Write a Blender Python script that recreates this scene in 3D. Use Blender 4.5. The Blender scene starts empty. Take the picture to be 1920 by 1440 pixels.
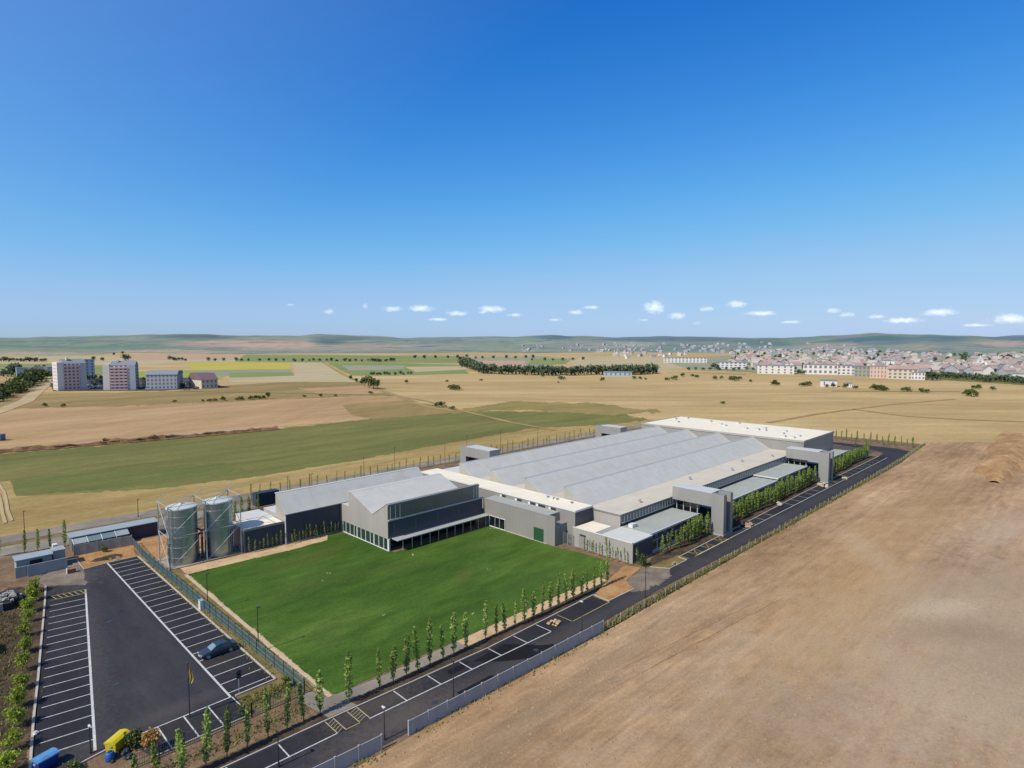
import bpy, math, random
from mathutils import Vector
from mathutils.geometry import delaunay_2d_cdt
random.seed(11)
R = math.radians
SC = bpy.context.scene
COL = SC.collection

# ---------------------------------------------------------------- survey: camera 42 m up, X along the access road, Y away from it
FOC, HORIZON, CAM_H, HEAD = 1120.0, 640.0, 42.0, R(45.2)
TILT = math.atan((720 - HORIZON) / FOC)

def W(px, py, z=0.0):
    """ground position (metres) of a surveyed point of the 1920x1440 photograph"""
    dx = (px - 960) / FOC
    dy = math.cos(TILT) - (py - 720) / FOC * math.sin(TILT)
    dz = -math.sin(TILT) - (py - 720) / FOC * math.cos(TILT)
    t = (z - CAM_H) / dz
    x, y = t * dx, t * dy
    return (x * math.cos(HEAD) + y * math.sin(HEAD), -x * math.sin(HEAD) + y * math.cos(HEAD))

def PX(X, Y, z=0.0):
    x = X * math.cos(HEAD) - Y * math.sin(HEAD)
    y = X * math.sin(HEAD) + Y * math.cos(HEAD)
    h = z - CAM_H
    d = y * math.cos(TILT) - h * math.sin(TILT)
    up = y * math.sin(TILT) + h * math.cos(TILT)
    return (960 + FOC * x / d, 720 - FOC * up / d)

def far(px, dist, z):
    """position at a ground distance along the compass bearing of image column px"""
    a = math.atan((px - 960) / FOC)
    x, y = dist * math.sin(a), dist * math.cos(a)
    return (x * math.cos(HEAD) + y * math.sin(HEAD), -x * math.sin(HEAD) + y * math.cos(HEAD), z)

def spot(px, py, rx, ry, ang, col, amt):
    return (*W(px, py), rx, ry, ang, col, amt)

def lin(c):
    return tuple(0.80 * ((v / 255) / 12.92 if v / 255 <= 0.04045 else ((v / 255 + 0.055) / 1.055) ** 2.4) for v in c)

# ---------------------------------------------------------------- materials
SOFT = set()
def new_mat(name):
    m = bpy.data.materials.new(name)
    m.use_nodes = True
    nt = m.node_tree
    b = nt.nodes['Principled BSDF']
    return m, nt, b

def N(nt, typ, **kw):
    n = nt.nodes.new(typ)
    for k, v in kw.items():
        if k.startswith('i_'):
            n.inputs[k[2:].replace('_', ' ')].default_value = v
        else:
            setattr(n, k, v)
    return n

def ramp(nt, stops):
    r = nt.nodes.new('ShaderNodeValToRGB')
    e = r.color_ramp.elements
    while len(e) < len(stops):
        e.new(0.5)
    for el, (p, c) in zip(e, stops):
        el.position = p
        el.color = (c[0], c[1], c[2], 1)
    return r

def mix(nt, typ, fac, a, b):
    m = nt.nodes.new('ShaderNodeMix')
    m.data_type = 'RGBA'
    m.blend_type = typ
    m.clamp_factor = True
    for s, v in ((0, fac), (6, a), (7, b)):
        if isinstance(v, (int, float)):
            m.inputs[s].default_value = v
        elif isinstance(v, tuple):
            m.inputs[s].default_value = (v[0], v[1], v[2], 1)
        else:
            nt.links.new(v, m.inputs[s])
    return m.outputs[2]

def scaled_pos(nt, scale=(1, 1, 1), rot=0.0, coord='pos'):
    if coord == 'pos':
        src = N(nt, 'ShaderNodeNewGeometry').outputs['Position']
    else:
        src = N(nt, 'ShaderNodeTexCoord').outputs['Object']
    mp = N(nt, 'ShaderNodeMapping')
    mp.inputs['Rotation'].default_value = (0, 0, rot)
    mp.inputs['Scale'].default_value = scale
    # rotate first, then stretch
    if rot:
        mp.inputs['Scale'].default_value = (1, 1, 1)
        nt.links.new(src, mp.inputs['Vector'])
        mp2 = N(nt, 'ShaderNodeMapping')
        mp2.inputs['Scale'].default_value = scale
        nt.links.new(mp.outputs[0], mp2.inputs['Vector'])
        return mp2.outputs[0]
    nt.links.new(src, mp.inputs['Vector'])
    return mp.outputs[0]

def noise(nt, vec, scale, detail=4, rough=0.6):
    n = N(nt, 'ShaderNodeTexNoise')
    n.inputs['Scale'].default_value = scale
    n.inputs['Detail'].default_value = detail
    n.inputs['Roughness'].default_value = rough
    nt.links.new(vec, n.inputs['Vector'])
    return n.outputs['Fac']

def plain(name, rgb, rough=0.6, var=0.12, scale=0.6, metal=0.0, bump=0.0, streak=False, spec=0.5):
    """painted or mineral surface with weathering blotches (rgb = albedo seen in sRGB)"""
    m, nt, b = new_mat(name)
    c = lin(rgb)
    pos = scaled_pos(nt, (1, 1, 0.15) if streak else (1, 1, 1))
    f = noise(nt, pos, scale, 5, 0.65)
    d = tuple(v * (1 - var) for v in c)
    l = tuple(min(0.9, v * (1 + var)) for v in c)
    r = ramp(nt, [(0.3, d), (0.7, l)])
    nt.links.new(f, r.inputs[0])
    nt.links.new(r.outputs[0], b.inputs['Base Color'])
    b.inputs['Roughness'].default_value = rough
    b.inputs['Metallic'].default_value = metal
    b.inputs['Specular IOR Level'].default_value = spec
    if bump:
        bp = N(nt, 'ShaderNodeBump')
        bp.inputs['Strength'].default_value = bump
        bp.inputs['Distance'].default_value = 0.05
        f2 = noise(nt, pos, scale * 6, 4)
        nt.links.new(f2, bp.inputs['Height'])
        nt.links.new(bp.outputs[0], b.inputs['Normal'])
    return m

def cladding(name, rgb, axis, pitch=1.1, depth=0.55, rough=0.45, var=0.06, metal=0.0):
    """sheet metal panels: joints every pitch metres along an axis, faint weathering"""
    m, nt, b = new_mat(name)
    c = lin(rgb)
    pos = scaled_pos(nt)
    sep = N(nt, 'ShaderNodeSeparateXYZ')
    nt.links.new(pos, sep.inputs[0])
    def joint(ax, p, w):
        d = N(nt, 'ShaderNodeMath', operation='DIVIDE'); d.inputs[1].default_value = p
        nt.links.new(sep.outputs[ax], d.inputs[0])
        fr = N(nt, 'ShaderNodeMath', operation='FRACT'); nt.links.new(d.outputs[0], fr.inputs[0])
        lt = N(nt, 'ShaderNodeMath', operation='LESS_THAN'); lt.inputs[1].default_value = w
        nt.links.new(fr.outputs[0], lt.inputs[0])
        return lt.outputs[0]
    f = noise(nt, scaled_pos(nt, (1, 1, 0.3)), 0.35, 5, 0.6)
    r = ramp(nt, [(0.3, tuple(v * (1 - var) for v in c)), (0.7, tuple(min(0.9, v * (1 + var)) for v in c))])
    nt.links.new(f, r.inputs[0])
    out = r.outputs[0]
    for ax, p, w in axis:
        j = joint(ax, p, w)
        sc = N(nt, 'ShaderNodeMath', operation='MULTIPLY'); sc.inputs[1].default_value = depth
        nt.links.new(j, sc.inputs[0])
        out = mix(nt, 'MULTIPLY', sc.outputs[0], out, (0.35, 0.36, 0.38))
    nt.links.new(out, b.inputs['Base Color'])
    b.inputs['Roughness'].default_value = rough
    b.inputs['Metallic'].default_value = metal
    return m

def ground_mat(name, cols, big=0.02, stretch=(1, 1), rot=0.0, fine=1.2, fine_amt=0.22, bump=0.0, rough=0.95, mid=None, dark=None, soft=False, spots=(), streak=None):
    """soil, straw, grass: broad drifting patches of three tones, streaks along one direction, fine grain"""
    m, nt, b = new_mat(name)
    cc = [lin(c) for c in cols]
    v1 = scaled_pos(nt, (stretch[0], stretch[1], 1), rot)
    f1 = noise(nt, v1, big, 6, 0.62)
    r = ramp(nt, [(0.33, cc[0]), (0.5, cc[1]), (0.68, cc[2])])
    nt.links.new(f1, r.inputs[0])
    out = r.outputs[0]
    if mid:
        f3 = noise(nt, v1, big * mid[0], 5, 0.7)
        r3 = ramp(nt, [(0.35, (1 - mid[1],) * 3), (0.65, (1 + mid[1],) * 3)])
        nt.links.new(f3, r3.inputs[0])
        out = mix(nt, 'MULTIPLY', 1.0, out, r3.outputs[0])
    if streak:                                          # scraper and tyre streaks along one direction
        for sx_, sy_, ang_, amt_ in streak:
            f5 = noise(nt, scaled_pos(nt, (sx_, sy_, 1), ang_ or 1e-4), 1.0, 5, 0.7)
            r5 = ramp(nt, [(0.36, (1 - amt_,) * 3), (0.5, (1, 1, 1)), (0.66, (1 + amt_ * .8,) * 3)])
            nt.links.new(f5, r5.inputs[0])
            out = mix(nt, 'MULTIPLY', 1.0, out, r5.outputs[0])
    v2 = scaled_pos(nt, (1, 1, 1))
    f2 = noise(nt, v2, fine, 6, 0.75)
    r2 = ramp(nt, [(0.3, (1 - fine_amt,) * 3), (0.7, (1 + fine_amt,) * 3)])
    nt.links.new(f2, r2.inputs[0])
    out = mix(nt, 'MULTIPLY', 1.0, out, r2.outputs[0])
    if dark:
        f4 = noise(nt, scaled_pos(nt, (1, 1, 1)), dark[0], 6, 0.6)
        r4 = ramp(nt, [(dark[1], (0, 0, 0)), (dark[1] + 0.08, (1, 1, 1))])
        nt.links.new(f4, r4.inputs[0])
        out = mix(nt, 'MIX', r4.outputs[0], out, lin(dark[2]))
    for (cx, cy, rx, ry, ang, colr, amt) in spots:      # broad worn or bleached areas, ragged by noise
        pos = N(nt, 'ShaderNodeNewGeometry').outputs['Position']
        m1 = N(nt, 'ShaderNodeMapping', vector_type='TEXTURE')
        m1.inputs['Location'].default_value = (cx, cy, 0)
        m1.inputs['Rotation'].default_value = (0, 0, ang)
        m1.inputs['Scale'].default_value = (rx, ry, 1000)
        nt.links.new(pos, m1.inputs['Vector'])
        l_ = N(nt, 'ShaderNodeVectorMath', operation='LENGTH')
        nt.links.new(m1.outputs[0], l_.inputs[0])
        nz = noise(nt, scaled_pos(nt, (1, 1, 1)), 4.5 / min(rx, ry), 8, 0.72)
        ad = N(nt, 'ShaderNodeMath', operation='MULTIPLY_ADD'); ad.inputs[1].default_value = 3.0
        nt.links.new(nz, ad.inputs[0]); nt.links.new(l_.outputs['Value'], ad.inputs[2])
        mr_ = N(nt, 'ShaderNodeMapRange'); mr_.inputs[1].default_value = 1.75; mr_.inputs[2].default_value = 2.75; mr_.inputs[3].default_value = amt; mr_.inputs[4].default_value = 0
        nt.links.new(ad.outputs[0], mr_.inputs[0])
        tone = mix(nt, 'MULTIPLY', 1.0, lin(colr), r2.outputs[0])
        out = mix(nt, 'MIX', mr_.outputs[0], out, tone)
    nt.links.new(out, b.inputs['Base Color'])
    b.inputs['Roughness'].default_value = rough
    b.inputs['Specular IOR Level'].default_value = 0.15
    if soft:                                            # growth or dust breaks up into ragged islands at its edge
        SOFT.add(m.name)
        at = N(nt, 'ShaderNodeAttribute'); at.attribute_name = 'cover'
        nz = noise(nt, scaled_pos(nt), 0.22 if soft is True else soft, 9, 0.75)
        ad = N(nt, 'ShaderNodeMath', operation='ADD')
        nt.links.new(at.outputs['Fac'], ad.inputs[0]); nt.links.new(nz, ad.inputs[1])
        mr_ = N(nt, 'ShaderNodeMath', operation='GREATER_THAN'); mr_.inputs[1].default_value = 1.0
        nt.links.new(ad.outputs[0], mr_.inputs[0])
        tp = N(nt, 'ShaderNodeBsdfTransparent')
        ms = N(nt, 'ShaderNodeMixShader')
        nt.links.new(mr_.outputs[0], ms.inputs[0]); nt.links.new(tp.outputs[0], ms.inputs[1]); nt.links.new(b.outputs[0], ms.inputs[2])
        nt.links.new(ms.outputs[0], nt.nodes['Material Output'].inputs[0])
    if bump:
        bp = N(nt, 'ShaderNodeBump')
        bp.inputs['Strength'].default_value = 1.0
        bp.inputs['Distance'].default_value = bump
        nt.links.new(f2, bp.inputs['Height'])
        nt.links.new(bp.outputs[0], b.inputs['Normal'])
    return m

def leaf_mat(name, dark, light, trans=0.25):
    m, nt, b = new_mat(name)
    g = N(nt, 'ShaderNodeNewGeometry')
    r = ramp(nt, [(0.0, lin(dark)), (1.0, lin(light))])
    nt.links.new(g.outputs['Random Per Island'], r.inputs[0])
    oi = N(nt, 'ShaderNodeObjectInfo')
    hs = N(nt, 'ShaderNodeMath', operation='MULTIPLY_ADD')
    hs.inputs[1].default_value = 0.5
    hs.inputs[2].default_value = 0.75
    nt.links.new(oi.outputs['Random'], hs.inputs[0])
    cc = N(nt, 'ShaderNodeCombineColor')
    for i in range(3):
        nt.links.new(hs.outputs[0], cc.inputs[i])
    out = mix(nt, 'MULTIPLY', 1.0, r.outputs[0], cc.outputs[0])
    nt.links.new(out, b.inputs['Base Color'])
    b.inputs['Roughness'].default_value = 0.7
    b.inputs['Specular IOR Level'].default_value = 0.2
    tr = N(nt, 'ShaderNodeBsdfTranslucent')
    nt.links.new(out, tr.inputs[0])
    ms = N(nt, 'ShaderNodeMixShader')
    ms.inputs[0].default_value = trans
    nt.links.new(b.outputs[0], ms.inputs[1])
    nt.links.new(tr.outputs[0], ms.inputs[2])
    nt.links.new(ms.outputs[0], nt.nodes['Material Output'].inputs[0])
    return m

def glass_mat(name, rgb, rough=0.08):
    """facade glazing: dark body under a reflecting skin"""
    m, nt, b = new_mat(name)
    b.inputs['Base Color'].default_value = (*lin(rgb), 1)
    f = noise(nt, scaled_pos(nt), 0.5, 3)
    mr = N(nt, 'ShaderNodeMapRange')
    mr.inputs[3].default_value = rough * 0.6
    mr.inputs[4].default_value = rough * 1.8
    nt.links.new(f, mr.inputs[0])
    nt.links.new(mr.outputs[0], b.inputs['Roughness'])
    b.inputs['Specular IOR Level'].default_value = 0.8
    b.inputs['Coat Weight'].default_value = 0.3
    return m

# ---------------------------------------------------------------- mesh building
class MB:
    def __init__(s):
        s.v, s.f, s.m = [], [], []
        s.cov = None
    def add(s, vs, fs, m=0):
        o = len(s.v)
        s.v += [tuple(p) for p in vs]
        for f in fs:
            s.f.append(tuple(i + o for i in f))
            s.m.append(m)
    def box(s, x0, x1, y0, y1, z0, z1, m=0):
        s.add([(x0, y0, z0), (x1, y0, z0), (x1, y1, z0), (x0, y1, z0), (x0, y0, z1), (x1, y0, z1), (x1, y1, z1), (x0, y1, z1)],
              [(0, 3, 2, 1), (4, 5, 6, 7), (0, 1, 5, 4), (1, 2, 6, 5), (2, 3, 7, 6), (3, 0, 4, 7)], m)
    def prism_x(s, prof, x0, x1, m=0, caps=True):
        n = len(prof)
        vs = [(x0, y, z) for y, z in prof] + [(x1, y, z) for y, z in prof]
        fs = [(i, (i + 1) % n, n + (i + 1) % n, n + i) for i in range(n)]
        if caps:
            fs += [tuple(range(n - 1, -1, -1)), tuple(range(n, 2 * n))]
        s.add(vs, fs, m)
    def prism_z(s, pts, z0, z1, m=0):
        n = len(pts)
        vs = [(x, y, z0) for x, y in pts] + [(x, y, z1) for x, y in pts]
        fs = [(i, (i + 1) % n, n + (i + 1) % n, n + i) for i in range(n)] + [tuple(range(n - 1, -1, -1)), tuple(range(n, 2 * n))]
        s.add(vs, fs, m)
    def poly(s, pts, z, m=0):
        s.add([(x, y, z) for x, y in pts], [tuple(range(len(pts)))], m)
    def strip(s, p, q, w, z, m=0):
        dx, dy = q[0] - p[0], q[1] - p[1]
        l = math.hypot(dx, dy)
        nx, ny = -dy / l * w / 2, dx / l * w / 2
        s.add([(p[0] - nx, p[1] - ny, z), (q[0] - nx, q[1] - ny, z), (q[0] + nx, q[1] + ny, z), (p[0] + nx, p[1] + ny, z)], [(0, 1, 2, 3)], m)
    def kerb(s, pts, w, z0, z1, m=0):
        for p, q in zip(pts, pts[1:]):
            dx, dy = q[0] - p[0], q[1] - p[1]
            l = math.hypot(dx, dy)
            nx, ny = -dy / l * w / 2, dx / l * w / 2
            s.prism_z([(p[0] - nx, p[1] - ny), (q[0] - nx, q[1] - ny), (q[0] + nx, q[1] + ny), (p[0] + nx, p[1] + ny)], z0, z1, m)
    def tube(s, p, q, r0, r1=None, n=6, m=0):
        r1 = r0 if r1 is None else r1
        p, q = Vector(p), Vector(q)
        d = (q - p).normalized()
        a = d.orthogonal().normalized()
        b = d.cross(a)
        vs = []
        for c, rr in ((p, r0), (q, r1)):
            for i in range(n):
                t = 2 * math.pi * i / n
                vs.append(tuple(c + a * (math.cos(t) * rr) + b * (math.sin(t) * rr)))
        fs = [(i, (i + 1) % n, n + (i + 1) % n, n + i) for i in range(n)] + [tuple(range(n - 1, -1, -1)), tuple(range(n, 2 * n))]
        s.add(vs, fs, m)
    def lathe(s, prof, cx, cy, n=24, m=0):
        k = len(prof)
        vs = []
        for r, z in prof:
            for i in range(n):
                t = 2 * math.pi * i / n
                vs.append((cx + r * math.cos(t), cy + r * math.sin(t), z))
        fs = []
        for j in range(k - 1):
            for i in range(n):
                fs.append((j * n + i, j * n + (i + 1) % n, (j + 1) * n + (i + 1) % n, (j + 1) * n + i))
        s.add(vs, fs, m)
    def leaf(s, c, size, m=0, up=0.35):
        n = Vector((random.gauss(0, 1), random.gauss(0, 1), random.gauss(up, 1)))
        if n.length < 1e-3:
            n = Vector((0, 0, 1))
        n.normalize()
        a = n.orthogonal().normalized()
        b = n.cross(a)
        t = random.uniform(0, 6.28)
        a, b = a * math.cos(t) + b * math.sin(t), b * math.cos(t) - a * math.sin(t)
        h = size * random.uniform(0.6, 1.25)
        w = h * random.uniform(0.45, 0.8)
        c = Vector(c)
        s.add([c - a * h, c + b * w, c + a * h, c - b * w], [(0, 1, 2, 3)], m)
    def build(s, name, mats, parent=None, origin=None, smooth=False):
        if not isinstance(mats, (list, tuple)):
            mats = [mats]
        me = bpy.data.meshes.new(name)
        o = Vector(origin) if origin else Vector((0, 0, 0))
        up = parent
        while up and not origin:            # world coordinates -> the frame of an unrotated parent chain
            if up.rotation_euler.z:
                o = Vector((0, 0, 0))
                break
            o = o + up.location
            up = up.parent
        me.from_pydata([tuple(Vector(p) - o) for p in s.v], [], s.f)
        for m in mats:
            me.materials.append(m)
        me.polygons.foreach_set('material_index', s.m)
        if smooth:
            me.polygons.foreach_set('use_smooth', [True] * len(s.f))
        if any(m.name in SOFT for m in mats):
            at = me.attributes.new('cover', 'FLOAT', 'POINT')
            for k_ in range(len(s.v)):
                at.data[k_].value = s.cov[k_] if s.cov else 1.0
        me.update()
        ob = bpy.data.objects.new(name, me)
        COL.objects.link(ob)
        if parent:
            ob.parent = parent
        elif origin:
            ob.location = o
        return ob

def tag(o, label, cat, group=None):
    o['label'] = label
    o['category'] = cat
    if group:
        o['group'] = group
    return o

def thing(name, label, cat, loc=(0, 0, 0), rotz=0.0, group=None):
    o = bpy.data.objects.new(name, None)
    o.empty_display_size = 0.2
    COL.objects.link(o)
    o.location = loc
    o.rotation_euler = (0, 0, rotz)
    return tag(o, label, cat, group)

def struct(o):
    o['kind'] = 'structure'
    return o

def stuff(o):
    o['kind'] = 'stuff'
    return o

def dup(o, loc, rotz=0.0, scale=1.0, label=None, parent=None, group=None):
    c = o.copy()
    COL.objects.link(c)
    if parent is None:
        c.location = loc
        c.rotation_euler = (0, 0, rotz)
        c.scale = (scale, scale, scale) if isinstance(scale, (int, float)) else scale
        if label:
            c['label'] = label
        if group:
            c['group'] = group
    else:
        c.parent = parent
    for ch in list(o.children):
        dup(ch, None, parent=c)
    return c
# ---------------------------------------------------------------- material library
M = {}
M['wall'] = cladding('wall_cladding', (147, 144, 141), [(1, 1.05, 0.05), (0, 1.05, 0.05)], depth=0.22)
M['wall_dark'] = cladding('dark_cladding', (112, 116, 124), [(1, 1.05, 0.06), (0, 1.05, 0.06)], depth=0.3)
M['wall_light'] = cladding('light_cladding', (167, 163, 158), [(1, 1.05, 0.05), (0, 1.05, 0.05)], depth=0.18)
M['portal'] = cladding('portal_cladding', (150, 149, 147), [(1, 2.8, 0.02), (2, 1.5, 0.02)], depth=0.3)
M['slope'] = cladding('roof_sheet', (199, 198, 193), [(0, 12.0, 0.014), (1, 3.1, 0.02)], depth=0.16, rough=0.6, var=0.07)
M['flat_roof'] = plain('roof_membrane', (205, 196, 180), 0.85, 0.08, 0.22)
M['white_roof'] = plain('white_membrane', (240, 230, 210), 0.85, 0.06, 0.3)
M['low_roof'] = plain('terrace_membrane', (168, 172, 166), 0.8, 0.09, 0.35)
M['pale_roof'] = plain('pale_membrane', (206, 206, 202), 0.8, 0.05, 0.4)
M['blue_cap'] = plain('light_metal_cap', (204, 204, 204), 0.5, 0.05, 0.4)
M['trim'] = plain('ridge_trim', (118, 122, 128), 0.5, 0.08, 1.0)
M['canopy_metal'] = plain('canopy_metal', (176, 178, 174), 0.6, 0.08, 1.0)
M['white_trim'] = plain('white_metal', (222, 224, 222), 0.5, 0.06, 1.0)
M['dark'] = plain('dark_recess', (38, 42, 50), 0.7, 0.2, 0.8)  # near-black puts the shade of recesses and openings into the colour
M['shade_navy'] = plain('shade_panel', (52, 62, 80), 0.45, 0.12, 0.5, streak=True)  # navy tone stands for the shade on road-facing walls
M['glass'] = glass_mat('tinted_glass', (46, 62, 62))
M['glass_grey'] = glass_mat('grey_glass', (92, 96, 92), 0.25)
M['glass_dark'] = glass_mat('dark_glass', (24, 28, 34))
M['green_door'] = plain('green_paint', (38, 82, 52), 0.5, 0.1, 1.2)
M['galv'] = cladding('galvanised_sheet', (176, 190, 194), [(2, 1.2, 0.05)], depth=0.2, rough=0.33, var=0.16, metal=0.92)
M['galv_top'] = plain('galvanised_cap', (215, 219, 216), 0.45, 0.1, 0.8, metal=0.2)
M['steel'] = plain('galvanised_steel', (186, 192, 196), 0.45, 0.1, 1.5, metal=0.3)
M['steel_dark'] = plain('dark_steel', (58, 64, 70), 0.5, 0.1, 1.5)
M['concrete'] = plain('concrete', (168, 164, 156), 0.9, 0.12, 0.8, bump=0.2)
M['concrete_blue'] = plain('concrete_panel', (162, 163, 166), 0.85, 0.12, 0.7, bump=0.2, streak=True)
M['kerb'] = plain('kerb_stone', (188, 178, 166), 0.9, 0.12, 0.9)
M['fence'] = plain('fence_paint', (116, 146, 146), 0.5, 0.1, 1.0)
M['fence_grey'] = plain('fence_zinc', (112, 120, 122), 0.5, 0.1, 1.0)
M['pole'] = plain('pole_paint', (50, 52, 54), 0.5, 0.1, 1.0)
M['wood'] = plain('bark', (92, 78, 60), 0.9, 0.2, 3.0)
M['paint_white'] = plain('line_paint', (200, 200, 199), 0.8, 0.26, 2.6)
M['paint_yellow'] = plain('yellow_line_paint', (172, 154, 92), 0.8, 0.12, 1.6)
M['rubble'] = plain('rubble', (182, 152, 128), 0.95, 0.2, 1.5, bump=0.6)
M['stone'] = plain('pale_stone', (196, 186, 166), 0.95, 0.15, 2.0, bump=0.4)
M['wall_shade'] = plain('shaded_concrete', (40, 38, 36), 0.9, 0.2, 1.2)  # near-black concrete, the shadow is in the colour

ROT = R(0)
M['straw'] = ground_mat('straw_stubble', [(172, 146, 100), (188, 161, 113), (202, 176, 129)], 0.006, (0.45, 1.6), R(45), 0.35, 0.12, mid=(6, 0.10), streak=[(.004, .06, R(45), .09), (.012, .25, R(48), .07)])
M['straw_near'] = ground_mat('dry_meadow', [(148, 126, 80), (164, 140, 90), (178, 154, 104)], 0.02, (0.5, 1.5), R(0), 0.5, 0.16, mid=(5, 0.12), soft=True, streak=[(.01, .22, R(2), .09)])
M['meadow'] = ground_mat('olive_meadow', [(104, 106, 56), (118, 116, 64), (134, 126, 74)], 0.012, (0.4, 1.6), R(0), 0.5, 0.14, mid=(5, 0.13), soft=True, streak=[(.006, .11, R(0), .08)])
M['meadow_mix'] = ground_mat('thin_meadow', [(124, 120, 68), (144, 130, 78), (162, 140, 88)], 0.016, (0.5, 1.5), R(0), 0.5, 0.13, mid=(5, 0.1), soft=True)
M['meadow_green'] = ground_mat('green_meadow', [(94, 104, 52), (106, 111, 58), (120, 118, 66)], 0.02, (0.5, 1.5), R(0), 0.5, 0.13, mid=(5, 0.1), soft=True)
M['stubble_brown'] = ground_mat('brown_stubble', [(164, 133, 96), (178, 146, 107), (192, 160, 120)], 0.01, (0.4, 2.0), R(0), 0.3, 0.10, mid=(6, 0.09), soft=True, streak=[(.004, .08, R(-45), .08)])
M['stubble_olive'] = ground_mat('olive_stubble', [(138, 118, 74), (152, 130, 84), (166, 144, 98)], 0.012, (0.4, 2.0), R(0), 0.3, 0.10, mid=(6, 0.10), soft=True, streak=[(.005, .09, R(-45), .08)])
M['crop_green'] = ground_mat('crop_green', [(122, 134, 80), (132, 142, 88), (146, 150, 98)], 0.01, (0.6, 1.6), R(0), 0.2, 0.06, soft=True)
M['crop_bright'] = ground_mat('crop_bright', [(140, 156, 68), (150, 162, 76), (160, 168, 84)], 0.01, (0.6, 1.6), R(0), 0.2, 0.06, soft=True)
M['crop_yellow'] = ground_mat('crop_yellow', [(176, 166, 74), (186, 174, 80), (190, 178, 90)], 0.012, (0.6, 1.6), R(0), 0.2, 0.06, soft=True)
M['crop_pale'] = ground_mat('crop_pale', [(176, 164, 124), (186, 170, 134), (192, 178, 144)], 0.01, (0.5, 1.8), R(0), 0.2, 0.06, soft=True)
M['crop_grey'] = ground_mat('crop_grey', [(142, 146, 118), (152, 152, 126), (160, 158, 134)], 0.01, (0.5, 1.8), R(0), 0.2, 0.06, soft=True)
M['plough'] = ground_mat('ploughed', [(176, 148, 124), (186, 156, 132), (194, 166, 142)], 0.01, (0.5, 1.8), R(0), 0.2, 0.06, soft=True)
M['dug'] = ground_mat('dug_strip_soil', [(176, 148, 124), (186, 156, 132), (194, 166, 142)], 0.01, (0.5, 1.8), R(0), 0.2, 0.06)
M['bank'] = ground_mat('dug_earth', [(96, 76, 56), (126, 98, 72), (150, 118, 90)], 0.3, (1, 1), 0, 1.5, 0.3, bump=0.3)
M['track'] = ground_mat('dirt_track', [(176, 154, 118), (188, 166, 130), (198, 176, 142)], 0.05, (1, 1), 0, 1.0, 0.12)
M['soil'] = ground_mat('bare_soil', [(152, 122, 91), (172, 141, 108), (190, 159, 126)], 0.05, (0.4, 1.2), R(4), 2.6, 0.17, bump=0.06, mid=(9, 0.17), streak=[(.012, .28, R(3), .12), (.02, .9, R(-1), .10), (.012, 2.0, R(2), .07), (.05, .16, R(35), .08)],
    spots=[(105, 8, 62, 24, R(-12), (178, 157, 133), .8), (96, 4, 24, 9, R(20), (154, 134, 114), .45), (128, 14, 26, 9, R(-25), (162, 142, 120), .4), (60, 44, 40, 3.0, R(2), (146, 126, 100), .5), (118, 30, 50, 9, R(4), (186, 152, 104), .45), (20, 22, 26, 12, R(0), (154, 128, 96), .4), (190, 30, 60, 8, R(3), (172, 142, 104), .4),
        spot(1620, 1030, 14, 4, R(30), (196, 176, 150), .35), spot(1880, 990, 30, 7, R(-10), (194, 176, 152), .45), spot(1770, 1140, 9, 3, R(-30), (202, 184, 160), .45), spot(1740, 1190, 12, 3, R(-35), (144, 122, 100), .35), spot(1900, 1200, 14, 4, R(-70), (146, 126, 106), .35), spot(1500, 1330, 12, 5, R(-20), (152, 132, 112), .35), spot(1820, 1330, 16, 6, R(-30), (190, 168, 142), .35)])
M['rut'] = ground_mat('rut_soil', [(134, 103, 72), (148, 116, 82), (162, 128, 94)], 0.3, (1, 1), 0, 3.0, 0.25)
M['bed'] = ground_mat('planting_bed', [(106, 88, 72), (128, 106, 84), (146, 122, 96)], 0.35, (1, 1), 0, 3.0, 0.3, bump=0.12, soft=1.2)
M['bed_dark'] = ground_mat('dark_bed', [(66, 56, 46), (84, 70, 58), (110, 92, 74)], 0.4, (1, 1), 0, 3.0, 0.35, bump=0.12, soft=1.2)
M['bed_orange'] = ground_mat('orange_soil', [(158, 116, 76), (176, 134, 90), (190, 150, 104)], 0.25, (1, 1), 0, 2.0, 0.22, bump=0.10, soft=1.2)
M['weeds'] = ground_mat('weedy_soil', [(104, 100, 58), (128, 112, 72), (146, 128, 84)], 0.35, (1, 1), 0, 2.5, 0.3, bump=0.12, soft=1.2)
M['sand'] = ground_mat('sandy_edge', [(184, 152, 116), (204, 174, 136), (214, 190, 154)], 0.4, (1, 1), 0, 3.0, 0.16, bump=0.1, soft=1.2)
M['path'] = ground_mat('paved_path', [(122, 114, 106), (140, 132, 122), (164, 152, 134)], 0.15, (1, 1), 0, 3.0, 0.12)
M['dust'] = ground_mat('dusty_concrete', [(150, 138, 126), (172, 156, 140), (184, 168, 150)], 0.2, (1, 1), 0, 2.0, 0.14, soft=0.8)
M['lawn'] = ground_mat('lawn_grass', [(59, 87, 28), (70, 99, 34), (90, 112, 47)], 0.05, (0.5, 1.4), R(0), 2.6, 0.26, bump=0.06, mid=(5, 0.2), soft=1.5, streak=[(.03, .5, R(3), 0.04)], spots=[(52, 108, 10, 4, R(10), (100, 104, 52), 0.33), (60, 92, 12, 3, R(-15), (96, 106, 54), 0.25), (84, 90, 6, 5, 0, (90, 106, 58), 0.28), (45, 96, 9, 3, R(20), (94, 100, 52), 0.22), (78, 70, 16, 3, R(5), (82, 104, 50), 0.25), (68, 80, 5, 1.6, R(30), (110, 104, 60), 0.22), (40, 76, 4, 2, R(50), (90, 100, 50), 0.22)])

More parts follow.
